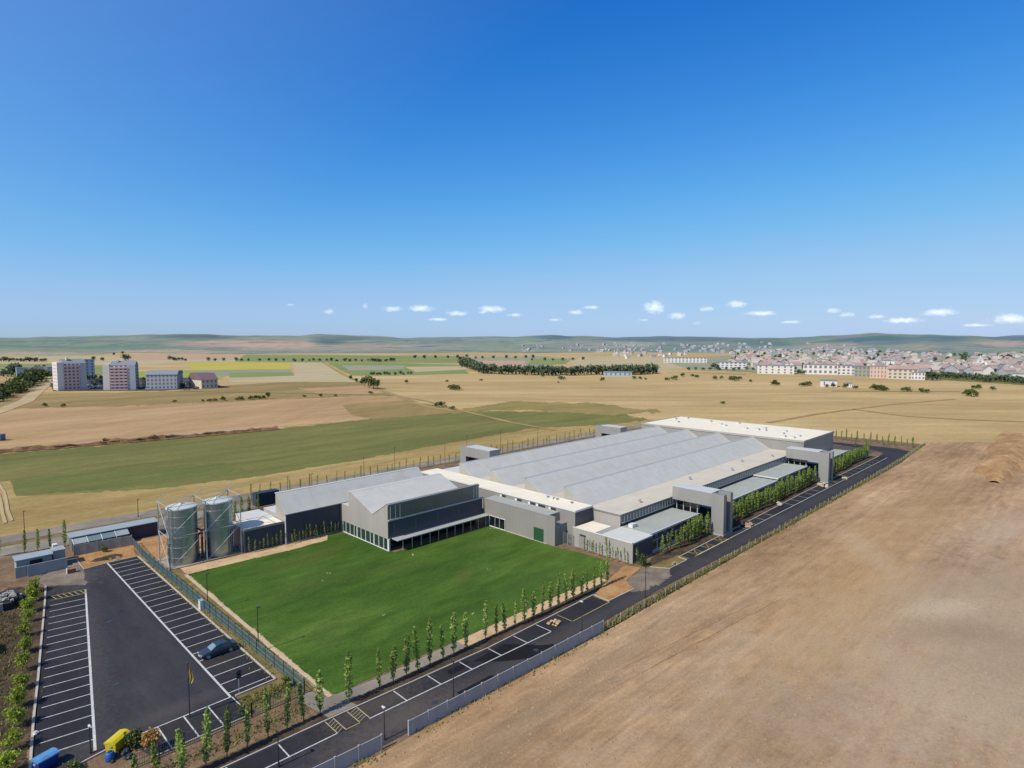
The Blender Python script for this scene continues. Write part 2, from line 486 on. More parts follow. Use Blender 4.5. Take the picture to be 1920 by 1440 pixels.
def asphalt(name, c0, c1, c2, spots=(), soft=False):
    m = ground_mat(name, [c0, c1, c2], 0.06, (0.5, 1.6), R(90), 6.0, 0.16, rough=0.85, mid=(6, 0.12), streak=[(.05, 1.6, R(-2), .05), (1.4, .05, R(-6), .05)], spots=spots, soft=soft, dark=(0.5, 0.66, tuple(v * .78 for v in c0)) if not soft else None)
    return m
M['asphalt'] = asphalt('asphalt', (50, 50, 57), (58, 57, 64), (68, 66, 70), [(14.6, 96, 2.6, 34, R(-8.5), (86, 81, 80), .6), (23, 100, 1.0, 34, R(0), (78, 74, 74), .3), (60, 53, 40, 1.6, R(-1), (84, 79, 77), .45), (20, 73.5, 8, 1.5, 0, (88, 82, 80), .5), (36, 54, 9, 3, 0, (104, 95, 88), .5), (150, 52.5, 90, 1.5, 0, (84, 79, 77), .4), (18, 129, 5, 6, 0, (96, 90, 86), .6)])
M['asphalt_bay'] = asphalt('asphalt_bay', (44, 44, 50), (50, 49, 55), (60, 57, 60), [(36, 58, 7, 2.5, 0, (98, 88, 80), .5), (26, 82, 3, 6, 0, (66, 62, 62), .5)])
M['asphalt_dark'] = asphalt('dark_asphalt', (28, 28, 31), (30, 30, 33), (34, 33, 36), soft=1.2)  # darkest asphalt tone, for patches on the road
M['asphalt_dusty'] = asphalt('dusty_asphalt', (72, 70, 72), (82, 78, 78), (92, 86, 84))

M['poplar'] = leaf_mat('poplar_leaves', (104, 134, 52), (188, 206, 116), .42)
M['shrub'] = leaf_mat('shrub_leaves', (120, 140, 46), (192, 204, 88), .4)
M['tree'] = leaf_mat('tree_leaves', (64, 80, 42), (122, 132, 74))
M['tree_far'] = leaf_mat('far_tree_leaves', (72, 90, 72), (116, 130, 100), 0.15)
M['tree_dry'] = leaf_mat('dry_leaves', (186, 134, 70), (226, 186, 118))
M['grass_blade'] = leaf_mat('grass_blades', (96, 108, 52), (172, 160, 98))

M['track_olive'] = ground_mat('track_olive', [(150, 126, 84), (164, 140, 96), (176, 152, 108)], 0.05, (1, 1), 0, 0.6, 0.14)
M['track_green'] = ground_mat('track_green', [(112, 112, 70), (126, 122, 78), (142, 134, 88)], 0.05, (1, 1), 0, 0.6, 0.14)

M['mound'] = ground_mat('mound_soil', [(156, 122, 86), (174, 138, 98), (192, 158, 116)], 0.10, (1, 1), 0, 0.8, 0.18, bump=0.25, mid=(4, 0.10))

M['dust_dark'] = ground_mat('dusty_ground', [(112, 102, 94), (130, 118, 107), (150, 136, 122)], 0.3, (1, 1), 0, 2.0, 0.2, soft=.8)
M['shed_roof'] = plain('shed_roof', (158, 168, 174), 0.6, 0.08, 0.6)
M['glass_pale'] = glass_mat('pale_glass', (120, 140, 146), 0.2)  # pale body colour stands in for reflections on the glass roofs

M['sandy_kerb'] = plain('sandy_kerb', (196, 176, 144), 0.95, 0.15, 0.8)
M['paint_cream'] = plain('cream_line_paint', (186, 176, 138), 0.85, 0.16, 1.6)
M['scrap'] = plain('tan_scrap', (168, 160, 128), 0.95, 0.15, 2.0)

M['ridge'] = plain('ridge_sheet', (172, 174, 176), 0.5, 0.08, 1.0)
# ---------------------------------------------------------------- the plain
def sheet(name, pts, z, mat, px=False):
    if px:
        pts = [W(x, y) for x, y in pts]
    b = MB(); b.poly(pts, z)
    return struct(b.build(name, mat))

b = MB()
n = 48
b.add([(14000 * math.cos(2 * math.pi * i / n), 14000 * math.sin(2 * math.pi * i / n), -0.2) for i in range(n)], [tuple(range(n))])
struct(b.build('ground', M['straw']))

def wob(pts, amp=1.0, seg=7):
    """ragged natural edge: subdivide each side of a polygon and jitter it in proportion to its length"""
    out = []
    for p, q in zip(pts, pts[1:] + pts[:1]):
        l = math.hypot(q[0] - p[0], q[1] - p[1])
        for k in range(seg):
            t = k / seg
            j = 0 if k == 0 else amp * l * 0.012
            out.append((p[0] + (q[0] - p[0]) * t + random.gauss(0, j), p[1] + (q[1] - p[1]) * t + random.gauss(0, j)))
    return out

def ring_poly(ol, fade, sx, sy):
    """inset and outset copies of an outline; the border between them is where the cover thins out"""
    area = sum(a[0] * c[1] - c[0] * a[1] for a, c in zip(ol, ol[1:] + ol[:1]))
    sg = 1 if area > 0 else -1
    n_ = len(ol)
    inner, outer = [], []
    for k in range(n_):
        a, c, p = ol[k - 1], ol[(k + 1) % n_], ol[k]
        dx, dy = c[0] - a[0], c[1] - a[1]
        l = math.hypot(dx, dy) or 1
        nx, ny = dy / l * sg, -dx / l * sg
        far_ = [math.hypot(p[0] - q[0], p[1] - q[1]) for j_, q in enumerate(ol) if min((j_ - k) % n_, (k - j_) % n_) > 3]
        f = min(fade, 0.28 * min(far_)) if far_ else fade * .3
        inner.append((p[0] - nx * f * sx, p[1] - ny * f * sy))
        outer.append((p[0] + nx * f * sx, p[1] + ny * f * sy))
    return inner, outer

def outline(pts, step, jit):
    ol = []
    for p, q in zip(pts, pts[1:] + pts[:1]):
        l = math.hypot(q[0] - p[0], q[1] - p[1])
        n_ = max(2, int(l / step))
        for k in range(n_):
            t = k / n_
            jx, jy = (random.gauss(0, jit), random.gauss(0, jit)) if k else (0, 0)
            ol.append((p[0] + (q[0] - p[0]) * t + jx, p[1] + (q[1] - p[1]) * t + jy))
    return ol

def soft_mesh(name, inner, outer, z, mat, dz=0.004):
    n_ = len(inner)
    b = MB()
    cx, cy = sum(p[0] for p in inner) / n_, sum(p[1] for p in inner) / n_
    v2, _, tri, _, _, _ = delaunay_2d_cdt([Vector((p[0] - cx, p[1] - cy)) for p in inner], [], [list(range(n_))], 1, 1e-4)
    b.add([(v.x + cx, v.y + cy, z) for v in v2], [tuple(f) for f in tri])
    b.cov = [1.0] * len(b.v)
    ci = len(b.v)
    b.add([(*p, z - dz * .5) for p in inner] + [(*p, z - dz) for p in outer], [(k, (k + 1) % n_, n_ + (k + 1) % n_, n_ + k) for k in range(n_)])
    b.cov += [1.0] * n_ + [0.0] * n_
    return struct(b.build(name, M[mat]))

_nf = [0]
def field(name, pts, z, mat, amp=1.0, fade=None):
    """a field whose crop thins out over a border strip; outline surveyed in the photograph, laid on the plain"""
    _nf[0] += 1
    z = -0.19 + 0.003 * _nf[0]
    ys = [p[1] for p in pts]
    fade = fade or max(0.5, min(7.0, (max(ys) - min(ys)) * 0.10)) * (0.6 + 0.4 * amp)
    inner, outer = ring_poly(outline(pts, 14, fade * .08), fade, 1.2, .8)
    return soft_mesh(name, [W(*p) for p in inner], [W(p[0], max(648.0, p[1])) for p in outer], z, mat)

def soft_sheet(name, pts, z, mat, fade=0.5, step=1.5):
    inner, outer = ring_poly(outline(pts, step, fade * .15), fade, 1, 1)
    return soft_mesh(name, inner, outer, z, mat, 0.002)

# fields beyond the site, nearest first
field('dry_meadow', [(-320, 1180), (-260, 905), (0, 852), (300, 818), (560, 798), (860, 776), (1150, 778), (1330, 800), (1420, 850), (1000, 900), (620, 960), (300, 1000)], 0.03, 'straw_near')
field('meadow_field', [(-260, 900), (0, 849), (130, 840), (310, 823), (530, 803), (700, 784), (880, 770), (1010, 772), (1130, 778), (1215, 786), (1150, 795), (1000, 803), (900, 820), (700, 857), (480, 893), (300, 915), (100, 927), (30, 930), (18, 900), (-260, 950)], 0.06, 'meadow')
field('meadow_field', [(30, 928), (22, 900), (170, 884), (420, 866), (460, 880), (300, 908), (120, 922)], 0.09, 'meadow_green', 1.6, 9)
field('meadow_field', [(925, 776), (990, 771), (1110, 773), (1190, 779), (1120, 786), (1010, 788)], 0.09, 'meadow', 1.6, 7)
field('thin_meadow', [(840, 770), (960, 752), (1120, 756), (1240, 772), (1130, 778), (1000, 768)], 0.09, 'meadow_mix', 2.0, 9)
field('stubble_field', [(-260, 905), (-240, 790), (0, 766), (260, 760), (480, 750), (690, 741), (760, 748), (800, 764), (690, 786), (540, 798), (420, 806), (300, 816), (130, 834), (0, 843)], 0.05, 'stubble_brown')
field('stubble_field', [(640, 758), (760, 750), (840, 764), (870, 772), (700, 786), (660, 778)], 0.075, 'stubble_olive', 1.5)
field('stubble_field', [(-240, 790), (-200, 752), (60, 740), (320, 733), (560, 735), (700, 733), (745, 742), (690, 741), (480, 750), (260, 760), (0, 766)], 0.045, 'stubble_olive')
field('stubble_field', [(330, 733), (430, 722), (560, 714), (690, 712), (710, 732), (560, 735)], 0.045, 'stubble_olive')
field('stubble_field', [(560, 728), (690, 722), (725, 734), (690, 739), (600, 738)], 0.065, 'stubble_brown', 1.5)
field('crop_field', [(430, 716), (425, 702), (545, 700), (650, 704), (700, 716), (560, 716)], 0.05, 'crop_pale')
field('crop_field', [(250, 712), (250, 697), (370, 694), (430, 700), (410, 712), (330, 716)], 0.05, 'crop_bright')
field('crop_field', [(365, 694), (350, 684), (360, 679), (545, 680), (545, 692), (440, 693)], 0.06, 'crop_yellow', 0.4)
field('crop_field', [(372, 700), (362, 694), (545, 692), (548, 703), (440, 706)], 0.055, 'crop_grey', 0.4)
field('crop_field', [(430, 702), (430, 698), (548, 698), (552, 704), (430, 708)], 0.065, 'crop_green', 0.4)
field('crop_field', [(553, 703), (547, 681), (605, 680), (640, 702)], 0.05, 'crop_pale', 0.4)
field('crop_field', [(612, 680), (760, 681), (860, 684), (880, 700), (740, 704), (660, 704)], 0.05, 'crop_green', 0.4)
field('crop_field', [(640, 684), (760, 685), (755, 692), (655, 694)], 0.07, 'crop_grey', 0.4)
field('crop_field', [(760, 688), (868, 686), (880, 692), (780, 697)], 0.07, 'crop_pale', 0.4)
field('crop_field', [(-200, 700), (-200, 684), (110, 682), (240, 688), (240, 700), (80, 706)], 0.05, 'crop_green', 0.4)
field('crop_field', [(-200, 683), (-200, 672), (60, 668), (240, 668), (420, 668), (600, 670), (600, 679), (350, 679), (240, 686), (100, 681)], 0.05, 'crop_pale', 0.4)
field('crop_field', [(230, 676), (250, 666), (440, 667), (445, 674)], 0.07, 'plough', 0.4)
field('crop_field', [(-200, 730), (-200, 706), (60, 706), (75, 716), (40, 730)], 0.05, 'stubble_brown', 0.4)
field('crop_field', [(440, 678), (460, 665), (620, 666), (860, 668), (860, 681), (620, 679)], 0.05, 'crop_green', 0.4)
field('crop_field', [(860, 684), (870, 670), (1010, 668), (1080, 672), (1020, 690)], 0.05, 'crop_grey', 0.4)
field('crop_field', [(985, 684), (1000, 673), (1060, 673), (1075, 682)], 0.07, 'crop_green', 0.4)
field('crop_field', [(870, 680), (900, 676), (985, 676), (980, 688), (900, 690)], 0.07, 'plough', 0.4)
field('crop_field', [(1060, 682), (1090, 668), (1250, 668), (1290, 690), (1250, 696), (1130, 692)], 0.05, 'crop_pale', 0.4)
field('crop_field', [(1400, 664), (1920, 664), (2100, 668), (2100, 712), (1920, 712), (1700, 708), (1500, 700), (1300, 694), (1250, 680)], 0.05, 'crop_grey', 0.6)
field('verge', [(1700, 708), (1770, 697), (1920, 703), (2100, 712), (2100, 728), (1920, 722), (1800, 714)], 0.08, 'meadow', 1.0)
# furrow lines, ditches and dirt tracks crossing the plain
def line(name, pts, w, z, mat):
    b = MB()
    q = [W(x, y) for x, y in pts]
    for p, r_ in zip(q, q[1:]):
        b.strip(p, r_, w, z)
    return struct(b.build(name, M[mat]))
line('field_track', [(605, 679), (640, 700), (690, 724), (745, 742), (800, 762), (850, 770)], 5.0, -0.05, 'track_olive')
line('field_track', [(740, 741), (800, 752), (860, 768), (960, 792), (1040, 806)], 3.0, -0.045, 'track_olive')
line('field_track', [(330, 733), (600, 738), (740, 741)], 4.0, -0.04, 'track_green')
line('field_track', [(1440, 792), (1530, 776), (1600, 767), (1680, 757), (1790, 748)], 3.0, -0.035, 'track_olive')
line('field_track', [(1600, 767), (1700, 780), (1800, 786), (1960, 792)], 3.0, -0.035, 'track_olive')
line('field_track', [(1560, 733), (1700, 734), (1800, 734)], 3.5, -0.03, 'track_green')
line('field_track', [(1250, 698), (1330, 699), (1400, 702)], 5.0, -0.03, 'track_green')
line('field_track', [(1290, 688), (1400, 696), (1440, 700)], 5.0, -0.03, 'track_green')
line('field_track', [(-30, 886), (-4, 905), (8, 922), (12, 940), (14, 956), (22, 976)], 0.7, -0.03, 'track')
line('field_track', [(-44, 892), (-14, 910), (-2, 928), (2, 944), (4, 960), (10, 980)], 0.7, -0.03, 'track')
# the asphalt lane past the apartment towers
line('lane', [(-60, 790), (0, 770), (48, 752), (70, 733), (92, 716), (104, 708)], 9.0, -0.02, 'track')
sheet('paved_yard', [(100, 733), (90, 712), (200, 708), (380, 708), (420, 726), (300, 732)], -0.025, M['asphalt_dusty'], px=True)

# earth bank left by digging along the near edge of the stubble
def bank(name, pts, w, h, mat, seed=3):
    rr = random.Random(seed)
    q = [W(x, y) for x, y in pts]
    rows = []
    for p, r_ in zip(q, q[1:]):
        l = math.hypot(r_[0] - p[0], r_[1] - p[1])
        k = max(2, int(l / 2.2))
        for i in range(k):
            t = i / k
            c = (p[0] + (r_[0] - p[0]) * t, p[1] + (r_[1] - p[1]) * t)
            n = ((r_[1] - p[1]) / l, -(r_[0] - p[0]) / l)
            hh = h * rr.uniform(0.35, 1.0)
            rows.append([(c[0] + n[0] * w * u + rr.gauss(0, 0.3), c[1] + n[1] * w * u + rr.gauss(0, 0.3), max(0.0, hh * e + (rr.gauss(0, 0.12) if e else -0.05))) for u, e in ((-1, 0), (-0.55, 0.7), (-0.15, 1), (0.25, 0.8), (0.4, 0.25), (0.8, 0))])
    b = MB()
    vs = [v for r_ in rows for v in r_]
    fs = [(i * 6 + j, i * 6 + j + 1, (i + 1) * 6 + j + 1, (i + 1) * 6 + j) for i in range(len(rows) - 1) for j in range(5)]
    b.add(vs, fs)
    return struct(b.build(name, M[mat]))
bank('earth_bank', [(-120, 862), (0, 847), (100, 840), (200, 831), (310, 822), (430, 812), (530, 803)], 3.5, 1.5, 'bank')
bank('earth_bank', [(195, 829), (240, 829), (310, 823), (330, 820)], 2.2, 2.4, 'bank', 5)
sheet('dug_strip', [(-120, 860), (0, 842), (130, 832), (310, 815), (420, 806), (530, 800), (535, 803), (430, 812), (310, 822), (100, 840), (0, 847)], -0.06, M['dug'], px=True)

# ---------------------------------------------------------------- distant hills, r 2.2 .. 9 km
SKY = [(-300, 634), (0, 633), (150, 631), (290, 627), (350, 626), (430, 629), (560, 629), (600, 627), (700, 630), (760, 633), (850, 632), (960, 631), (1030, 628), (1080, 630), (1150, 633), (1170, 632), (1260, 630), (1330, 632), (1420, 634), (1500, 632), (1560, 629), (1640, 625), (1720, 627), (1800, 629), (1850, 632), (1920, 628), (2050, 627), (2250, 632)]
def skyline(px):
    for (a, ya), (c, yc) in zip(SKY, SKY[1:]):
        if a <= px <= c:
            t = (px - a) / (c - a)
            t = t * t * (3 - 2 * t)
            return ya + (yc - ya) * t + 0.7 * math.sin(px / 23.0) * math.sin(px / 57.0 + 1) + 0.4 * math.sin(px / 9.0 + 2) * math.sin(px / 71.0)
    return 632
def terrain_z(px, dist):
    r0, r1 = 2150.0, 6800.0
    crest = CAM_H + (HORIZON - skyline(px)) / FOC * math.cos(math.atan((px - 960) / FOC)) * r1
    t = min(1.0, max(0.0, (dist - r0) / (r1 - r0)))
    s = t ** 1.35
    u = 16.0 * math.sin(dist / 420.0 + px / 130.0) * math.sin(px / 75.0 + 1.3) * t * (1 - t) * 3
    if dist > r1:
        return crest - (dist - r1) * 0.05
    return crest * s + u - 0.6 * (1 - t)
HC = [  # (px, py, rx, ry, colour) slope tones with haze mixed in
    (110, 645, 240, 9, (112, 136, 116)), (200, 654, 260, 4, (126, 144, 116)), (60, 662, 160, 5, (178, 164, 136)), (330, 660, 120, 6, (188, 160, 138)),
    (370, 632, 75, 5, (96, 106, 106)), (480, 645, 180, 9, (200, 166, 144)), (560, 655, 200, 4, (176, 158, 142)), (640, 634, 60, 4, (84, 110, 114)), (617, 642, 34, 5, (78, 100, 98)),
    (410, 655, 50, 3, (116, 136, 112)), (700, 650, 80, 6, (178, 160, 144)), (820, 638, 120, 6, (134, 146, 142)), (800, 652, 120, 5, (148, 152, 138)), (960, 640, 110, 7, (140, 154, 142)),
    (980, 654, 120, 6, (152, 158, 134)), (1040, 632, 40, 5, (86, 112, 124)), (1100, 645, 90, 8, (150, 152, 148)), (1250, 636, 130, 5, (78, 108, 130)), (1190, 646, 50, 4, (176, 172, 156)), (1330, 648, 100, 7, (118, 136, 132)), (1420, 642, 70, 7, (88, 120, 120)),
    (1560, 648, 62, 6, (184, 162, 150)), (1640, 638, 90, 9, (70, 106, 124)), (1500, 636, 60, 5, (112, 138, 130)), (1720, 652, 60, 7, (168, 156, 142)), (1760, 636, 60, 6, (78, 112, 126)), (1780, 660, 90, 6, (134, 152, 132)), (1830, 650, 80, 5, (158, 152, 148)), (1880, 644, 60, 6, (184, 158, 146)), (1910, 634, 60, 5, (72, 104, 136)), (1660, 660, 120, 5, (142, 154, 132)), (1930, 660, 80, 6, (148, 158, 134)),
]
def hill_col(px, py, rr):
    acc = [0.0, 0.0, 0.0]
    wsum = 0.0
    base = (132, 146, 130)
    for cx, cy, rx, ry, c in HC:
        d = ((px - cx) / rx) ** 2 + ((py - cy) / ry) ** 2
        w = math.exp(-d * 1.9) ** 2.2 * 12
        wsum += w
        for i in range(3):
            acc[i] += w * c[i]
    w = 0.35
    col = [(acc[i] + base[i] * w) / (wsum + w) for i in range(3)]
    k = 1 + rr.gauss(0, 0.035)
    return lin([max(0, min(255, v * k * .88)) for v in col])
def hills():
    rr = random.Random(4)
    cols = 260
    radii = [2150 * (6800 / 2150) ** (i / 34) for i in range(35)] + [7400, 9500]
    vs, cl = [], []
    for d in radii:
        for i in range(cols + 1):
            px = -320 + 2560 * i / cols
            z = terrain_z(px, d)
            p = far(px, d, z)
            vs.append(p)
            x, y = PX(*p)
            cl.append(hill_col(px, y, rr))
    fs = []
    for j in range(len(radii) - 1):
        for i in range(cols):
            a = j * (cols + 1) + i
            fs.append((a, a + 1, a + cols + 2, a + cols + 1))
    b = MB(); b.add(vs, fs)
    m, nt, bs = new_mat('hill_slopes')
    at = N(nt, 'ShaderNodeAttribute'); at.attribute_name = 'Col'
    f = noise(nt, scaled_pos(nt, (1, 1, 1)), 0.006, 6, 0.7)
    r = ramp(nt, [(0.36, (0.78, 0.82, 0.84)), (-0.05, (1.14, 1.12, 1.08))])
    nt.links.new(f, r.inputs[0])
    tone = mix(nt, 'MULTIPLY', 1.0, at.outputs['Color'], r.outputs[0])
    vo = N(nt, 'ShaderNodeTexVoronoi'); vo.inputs['Scale'].default_value = 1.0        # patchwork of strip fields
    nt.links.new(scaled_pos(nt, (1 / 520, 1 / 240, 0.0001), R(30)), vo.inputs['Vector'])
    sc2 = N(nt, 'ShaderNodeSeparateColor'); nt.links.new(vo.outputs['Color'], sc2.inputs[0])
    rv = ramp(nt, [(0.0, lin((100, 126, 108))), (0.3, lin((136, 150, 122))), (0.5, lin((166, 160, 136))), (0.7, lin((186, 164, 144))), (1.0, lin((120, 142, 120)))])
    rv.color_ramp.interpolation = 'CONSTANT'
    nt.links.new(sc2.outputs[0], rv.inputs[0])
    tone = mix(nt, 'MIX', 0.22, tone, rv.outputs[0])
    fw = noise(nt, scaled_pos(nt, (1, 1, 1)), 0.0034, 7, 0.66)                        # woods and hedges
    rw = ramp(nt, [(0.56, (0, 0, 0)), (0.60, (.75, .75, .75))])
    nt.links.new(fw, rw.inputs[0])
    tone = mix(nt, 'MIX', rw.outputs[0], tone, lin((84, 110, 112)))
    fh = noise(nt, scaled_pos(nt, (1, 1, 1)), 0.012, 4, 0.7)
    rh = ramp(nt, [(0.62, (0, 0, 0)), (0.66, (.6, .6, .6))])
    nt.links.new(fh, rh.inputs[0])
    tone = mix(nt, 'MIX', rh.outputs[0], tone, lin((92, 112, 106)))
    tone = mix(nt, 'MIX', 0.10, tone, lin((150, 180, 214)))                           # bluish summer haze mixed into the slope colour
    nt.links.new(tone, bs.inputs['Base Color'])
    bs.inputs['Roughness'].default_value = 1.0
    bs.inputs['Specular IOR Level'].default_value = 0.0
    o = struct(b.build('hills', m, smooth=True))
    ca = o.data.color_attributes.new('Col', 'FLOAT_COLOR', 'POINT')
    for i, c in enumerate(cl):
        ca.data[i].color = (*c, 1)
hills()

# ---------------------------------------------------------------- the site: soil, lawn, asphalt, kerbs, markings
Z = 0.02
sheet('bare_soil', [(-40, 50.4), (-40, -60), (330, -60), (330, 20), (296, 51.2), (240, 48.4), (180, 48.9), (110, 49.4), (68, 49.5), (35, 50.5)], Z, M['soil'])
def noisy_mound(name, cx, cy, rx, ry, h, mat, seed, n=30, rough=1.0):
    rr = random.Random(seed)
    ph = [rr.uniform(0, 6.28) for _ in range(8)]
    b = MB()
    vs, fs = [], []
    for j in range(n + 1):
        for i in range(n + 1):
            u, v = 2 * i / n - 1, 2 * j / n - 1
            x, y = cx + u * rx * 1.15, cy + v * ry * 1.15
            d = math.hypot(u * 1.15, v * 1.15) * (1 + 0.13 * math.sin(3 * math.atan2(v, u) + ph[0]) + 0.08 * math.sin(7 * math.atan2(v, u) + ph[1]))
            e = max(0, 1 - d * d)
            z = h * e ** 0.8 * (1 + rough * 0.22 * math.sin(5 * u + ph[2]) * math.sin(6 * v + ph[3]) + rough * 0.12 * math.sin(13 * u + ph[4]) * math.sin(11 * v + ph[5])) + (rr.gauss(0, 0.03 * h * rough) if e > 0.02 else 0)
            vs.append((x, y, max(z, 0) - (0.03 if e <= 0.02 else 0)))
    for j in range(n):
        for i in range(n):
            a = j * (n + 1) + i
            fs.append((a, a + 1, a + n + 2, a + n + 1))
    b.add(vs, fs)
    return b.build(name, mat, smooth=True)
struct(noisy_mound('soil_mound', 292, 22, 58, 9, 3.6, M['mound'], 7, 64, .45))
struct(noisy_mound('soil_mound', 262, 25, 22, 5, 1.8, M['mound'], 17, 48, .4))
struct(noisy_mound('soil_ridge', 74, 46.4, 9, 0.9, 0.35, M['soil'], 9, 24))
for k, (p, q, w) in enumerate([((1130, 1300), (1470, 1120), 0.26), ((1150, 1262), (1420, 1128), 0.2)]):
    P_, Q_ = W(*p), W(*q)
    pts = []
    for i in range(25):
        t = i / 24
        pts.append((P_[0] + (Q_[0] - P_[0]) * t + random.gauss(0, 0.07), P_[1] + (Q_[1] - P_[1]) * t + random.gauss(0, 0.07)))
    b = MB()
    for i, (a_, c_) in enumerate(zip(pts, pts[1:])):
        b.strip(a_, c_, w * random.uniform(0.35, 0.9) * (0.3 + 0.7 * math.sin(math.pi * (i + .5) / 24)), 0.03 + 0.004 * k)
    struct(b.build('wheel_rut', M['rut']))

# site base: sandy and weedy ground inside the fences
sheet('site_ground', [(-4, 50.6), (35, 50.5), (68, 49.6), (110, 49.6), (180, 49.0), (240, 48.6), (290, 50.6), (290, 60), (282, 166), (0, 166), (-4, 140)], 0.04, M['bed'])
sheet('rear_road', [(-6, 161.2), (283, 159.5), (283, 166), (-6, 167)], 0.05, M['path'])
sheet('rear_road', [(-6, 150), (60, 151.5), (60, 157), (-6, 158.5)], 0.05, M['path'])
sheet('rear_yard', [(53, 131), (101, 131), (101, 150), (53, 150)], 0.05, M['asphalt_dusty'])
sheet('rear_yard', [(101, 146), (282, 146), (282, 152), (101, 152)], 0.05, M['asphalt_dusty'])
soft_sheet('grass_verge', [(-6, 152), (60, 153), (60, 160.5), (-6, 160)], 0.045, 'weeds', 0.8)

# lawn with its sandy margins
LAWN = [(33.4, 63.2), (84.2, 62.2), (89.5, 63.4), (92.6, 66.5), (91.0, 78.2), (91.0, 97.5), (66, 98.6), (65.3, 116.6), (62.2, 118.2), (60.3, 114.9), (52, 114.5), (45, 115.2), (33.4, 115.6)]
soft_sheet('sand_margin', [(32.2, 62.6), (33.4, 115.4), (33.2, 120.2), (44, 119.6), (52, 119), (60, 119), (63, 119), (63.5, 113), (60, 112), (36, 112), (36, 64)], 0.055, 'sand', 0.5)
soft_sheet('lawn', LAWN, 0.079, 'lawn', 0.45)
soft_sheet('brick_path', [(92.2, 62), (94.2, 60.9), (95, 78), (91.4, 78), (92.2, 66.5)], 0.085, 'bed', 0.4)
soft_sheet('silo_yard', [(29.9, 131.0), (30.4, 119.8), (46, 119.3), (46, 143), (30, 143.5)], 0.06, 'bed_orange', 0.4)
sheet('silo_slab', [(31.2, 119.9), (45.6, 119.9), (45.6, 128), (31.2, 128)], 0.12, M['dust'])
soft_sheet('soil_patch', [(20.7, 139.4), (20.8, 131.7), (29.3, 132.2), (30.2, 141.0), (20.8, 141.2)], 0.06, 'bed_orange', 0.4)
struct(noisy_mound('dirt_heap', 25.2, 135.3, 2.6, 1.3, 0.55, M['bed_dark'], 3, 16))

# lawn kerb paths
b = MB()
b.kerb([(33.0, 63.0), (33.0, 115.6)], 0.5, 0.0, 0.13)
struct(b.build('lawn_kerb', M['sandy_kerb']))
sheet('gravel_path', [(30.9, 60.9), (56, 60.3), (84.6, 60.2), (84.4, 62.1), (58, 62.5), (39, 62.5), (31.4, 63.3)], 0.06, M['path'])
sheet('gravel_path', [(52, 60.42), (84.6, 60.2), (84.4, 62.1), (58, 62.5), (52, 62.5)], 0.065, M['sand'])
sheet('paved_corner', [(30.9, 59.6), (34.4, 59.4), (33.6, 63.1), (31.2, 66.4), (30.2, 64)], 0.068, M['path'])
sheet('planting_strip', [(8, 59.8), (30, 59.3), (56, 58.2), (84, 58.6), (84.5, 60.2), (56, 60.3), (31, 60.9), (8, 62)], 0.055, M['bed_dark'])
soft_sheet('planting_strip', [(11, 62), (30.5, 61), (30.5, 65.6), (14, 66), (11, 66)], 0.058, 'bed', 0.4)
soft_sheet('planting_bed', [(-4, 60), (5.5, 70), (8.8, 90), (13.6, 119.5), (14.2, 127), (10, 131), (3, 119), (-4, 100)], 0.056, 'bed_dark', 0.6)
soft_sheet('weed_strip', [(24.8, 66.4), (31.6, 66.2), (30.9, 71.1), (25.0, 71.1)], 0.062, 'weeds', 0.4)
soft_sheet('fence_strip', [(29.7, 71.2), (31.4, 66), (32.6, 66), (32.6, 119), (30.4, 131), (29.1, 131.8)], 0.057, 'weeds', 0.3)

# parking lot
LOT = [(24.4, 132.2), (20.7, 131.6), (20.7, 139.2), (18.8, 140.4), (13.4, 131.8), (14.5, 127.2), (14.3, 126.3), (6.4, 73.4), (6.3, 69.5), (13.9, 71.3), (15.2, 66.4), (25.0, 66.4), (25.1, 71.2), (29.9, 71.2), (29.2, 132.1)]
sheet('parking_lot', LOT, 0.08, M['asphalt'])
sheet('bay_asphalt', [(24.6, 71.3), (29.8, 71.3), (29.2, 131.9), (24.5, 132)], 0.086, M['asphalt_bay'])
sheet('bay_asphalt', [(6.9, 75.4), (11.6, 73.6), (18.8, 120.3), (14.0, 121.8)], 0.086, M['asphalt_bay'])
sheet('bay_asphalt', [(15.6, 66.5), (24.8, 66.5), (24.6, 71.2), (15.6, 71.2)], 0.086, M['asphalt_bay'])
soft_sheet('yard_entry', [(12.2, 131.5), (14.2, 127.6), (19.2, 122.8), (20.6, 131.4), (20.6, 141), (19.2, 141.6), (17.6, 136)], 0.092, 'dust_dark', 0.8)

# ring road with its lay-by bays
ROAD = [(-4, 60.4), (30, 59.15), (34.4, 58.95), (53.8, 57.9), (85, 58.3), (103.2, 56.9), (146, 57.2), (171, 57.5), (247, 56.9), (256, 57.5), (262, 64), (264, 80), (270, 80), (271, 56), (266, 49.8), (243, 48.9), (176, 49.6), (134, 50.5), (110, 51.1), (88, 51.7), (68, 51.3), (35, 51.2), (-4, 52.2)]
sheet('road', ROAD, 0.08, M['asphalt'])
sheet('lay_by', [(-4, 60.2), (30, 59.0), (34.4, 58.85), (53.8, 57.8), (77.6, 58.0), (77.4, 54.7), (63.3, 55.0), (34, 56.1), (-4, 57.6)], 0.086, M['asphalt_bay'])
sheet('lay_by', [(103.2, 56.8), (146, 57.1), (171, 57.4), (247, 56.8), (247, 54.2), (186, 54.7), (145, 54.6), (103.4, 55.1)], 0.086, M['asphalt_bay'])
soft_sheet('dusty_crossing', [(84.5, 58.4), (94.6, 58.2), (97, 55.2), (94, 53.2), (85.5, 53.0), (82.8, 55.1)], 0.09, 'dust_dark', 2.2)
soft_sheet('orange_verge', [(77.8, 58.1), (77.6, 55.0), (84.6, 54.9), (86.5, 57.8), (93.6, 59.3), (92.6, 62), (84.6, 60.2)], 0.094, 'bed_orange', 0.4)
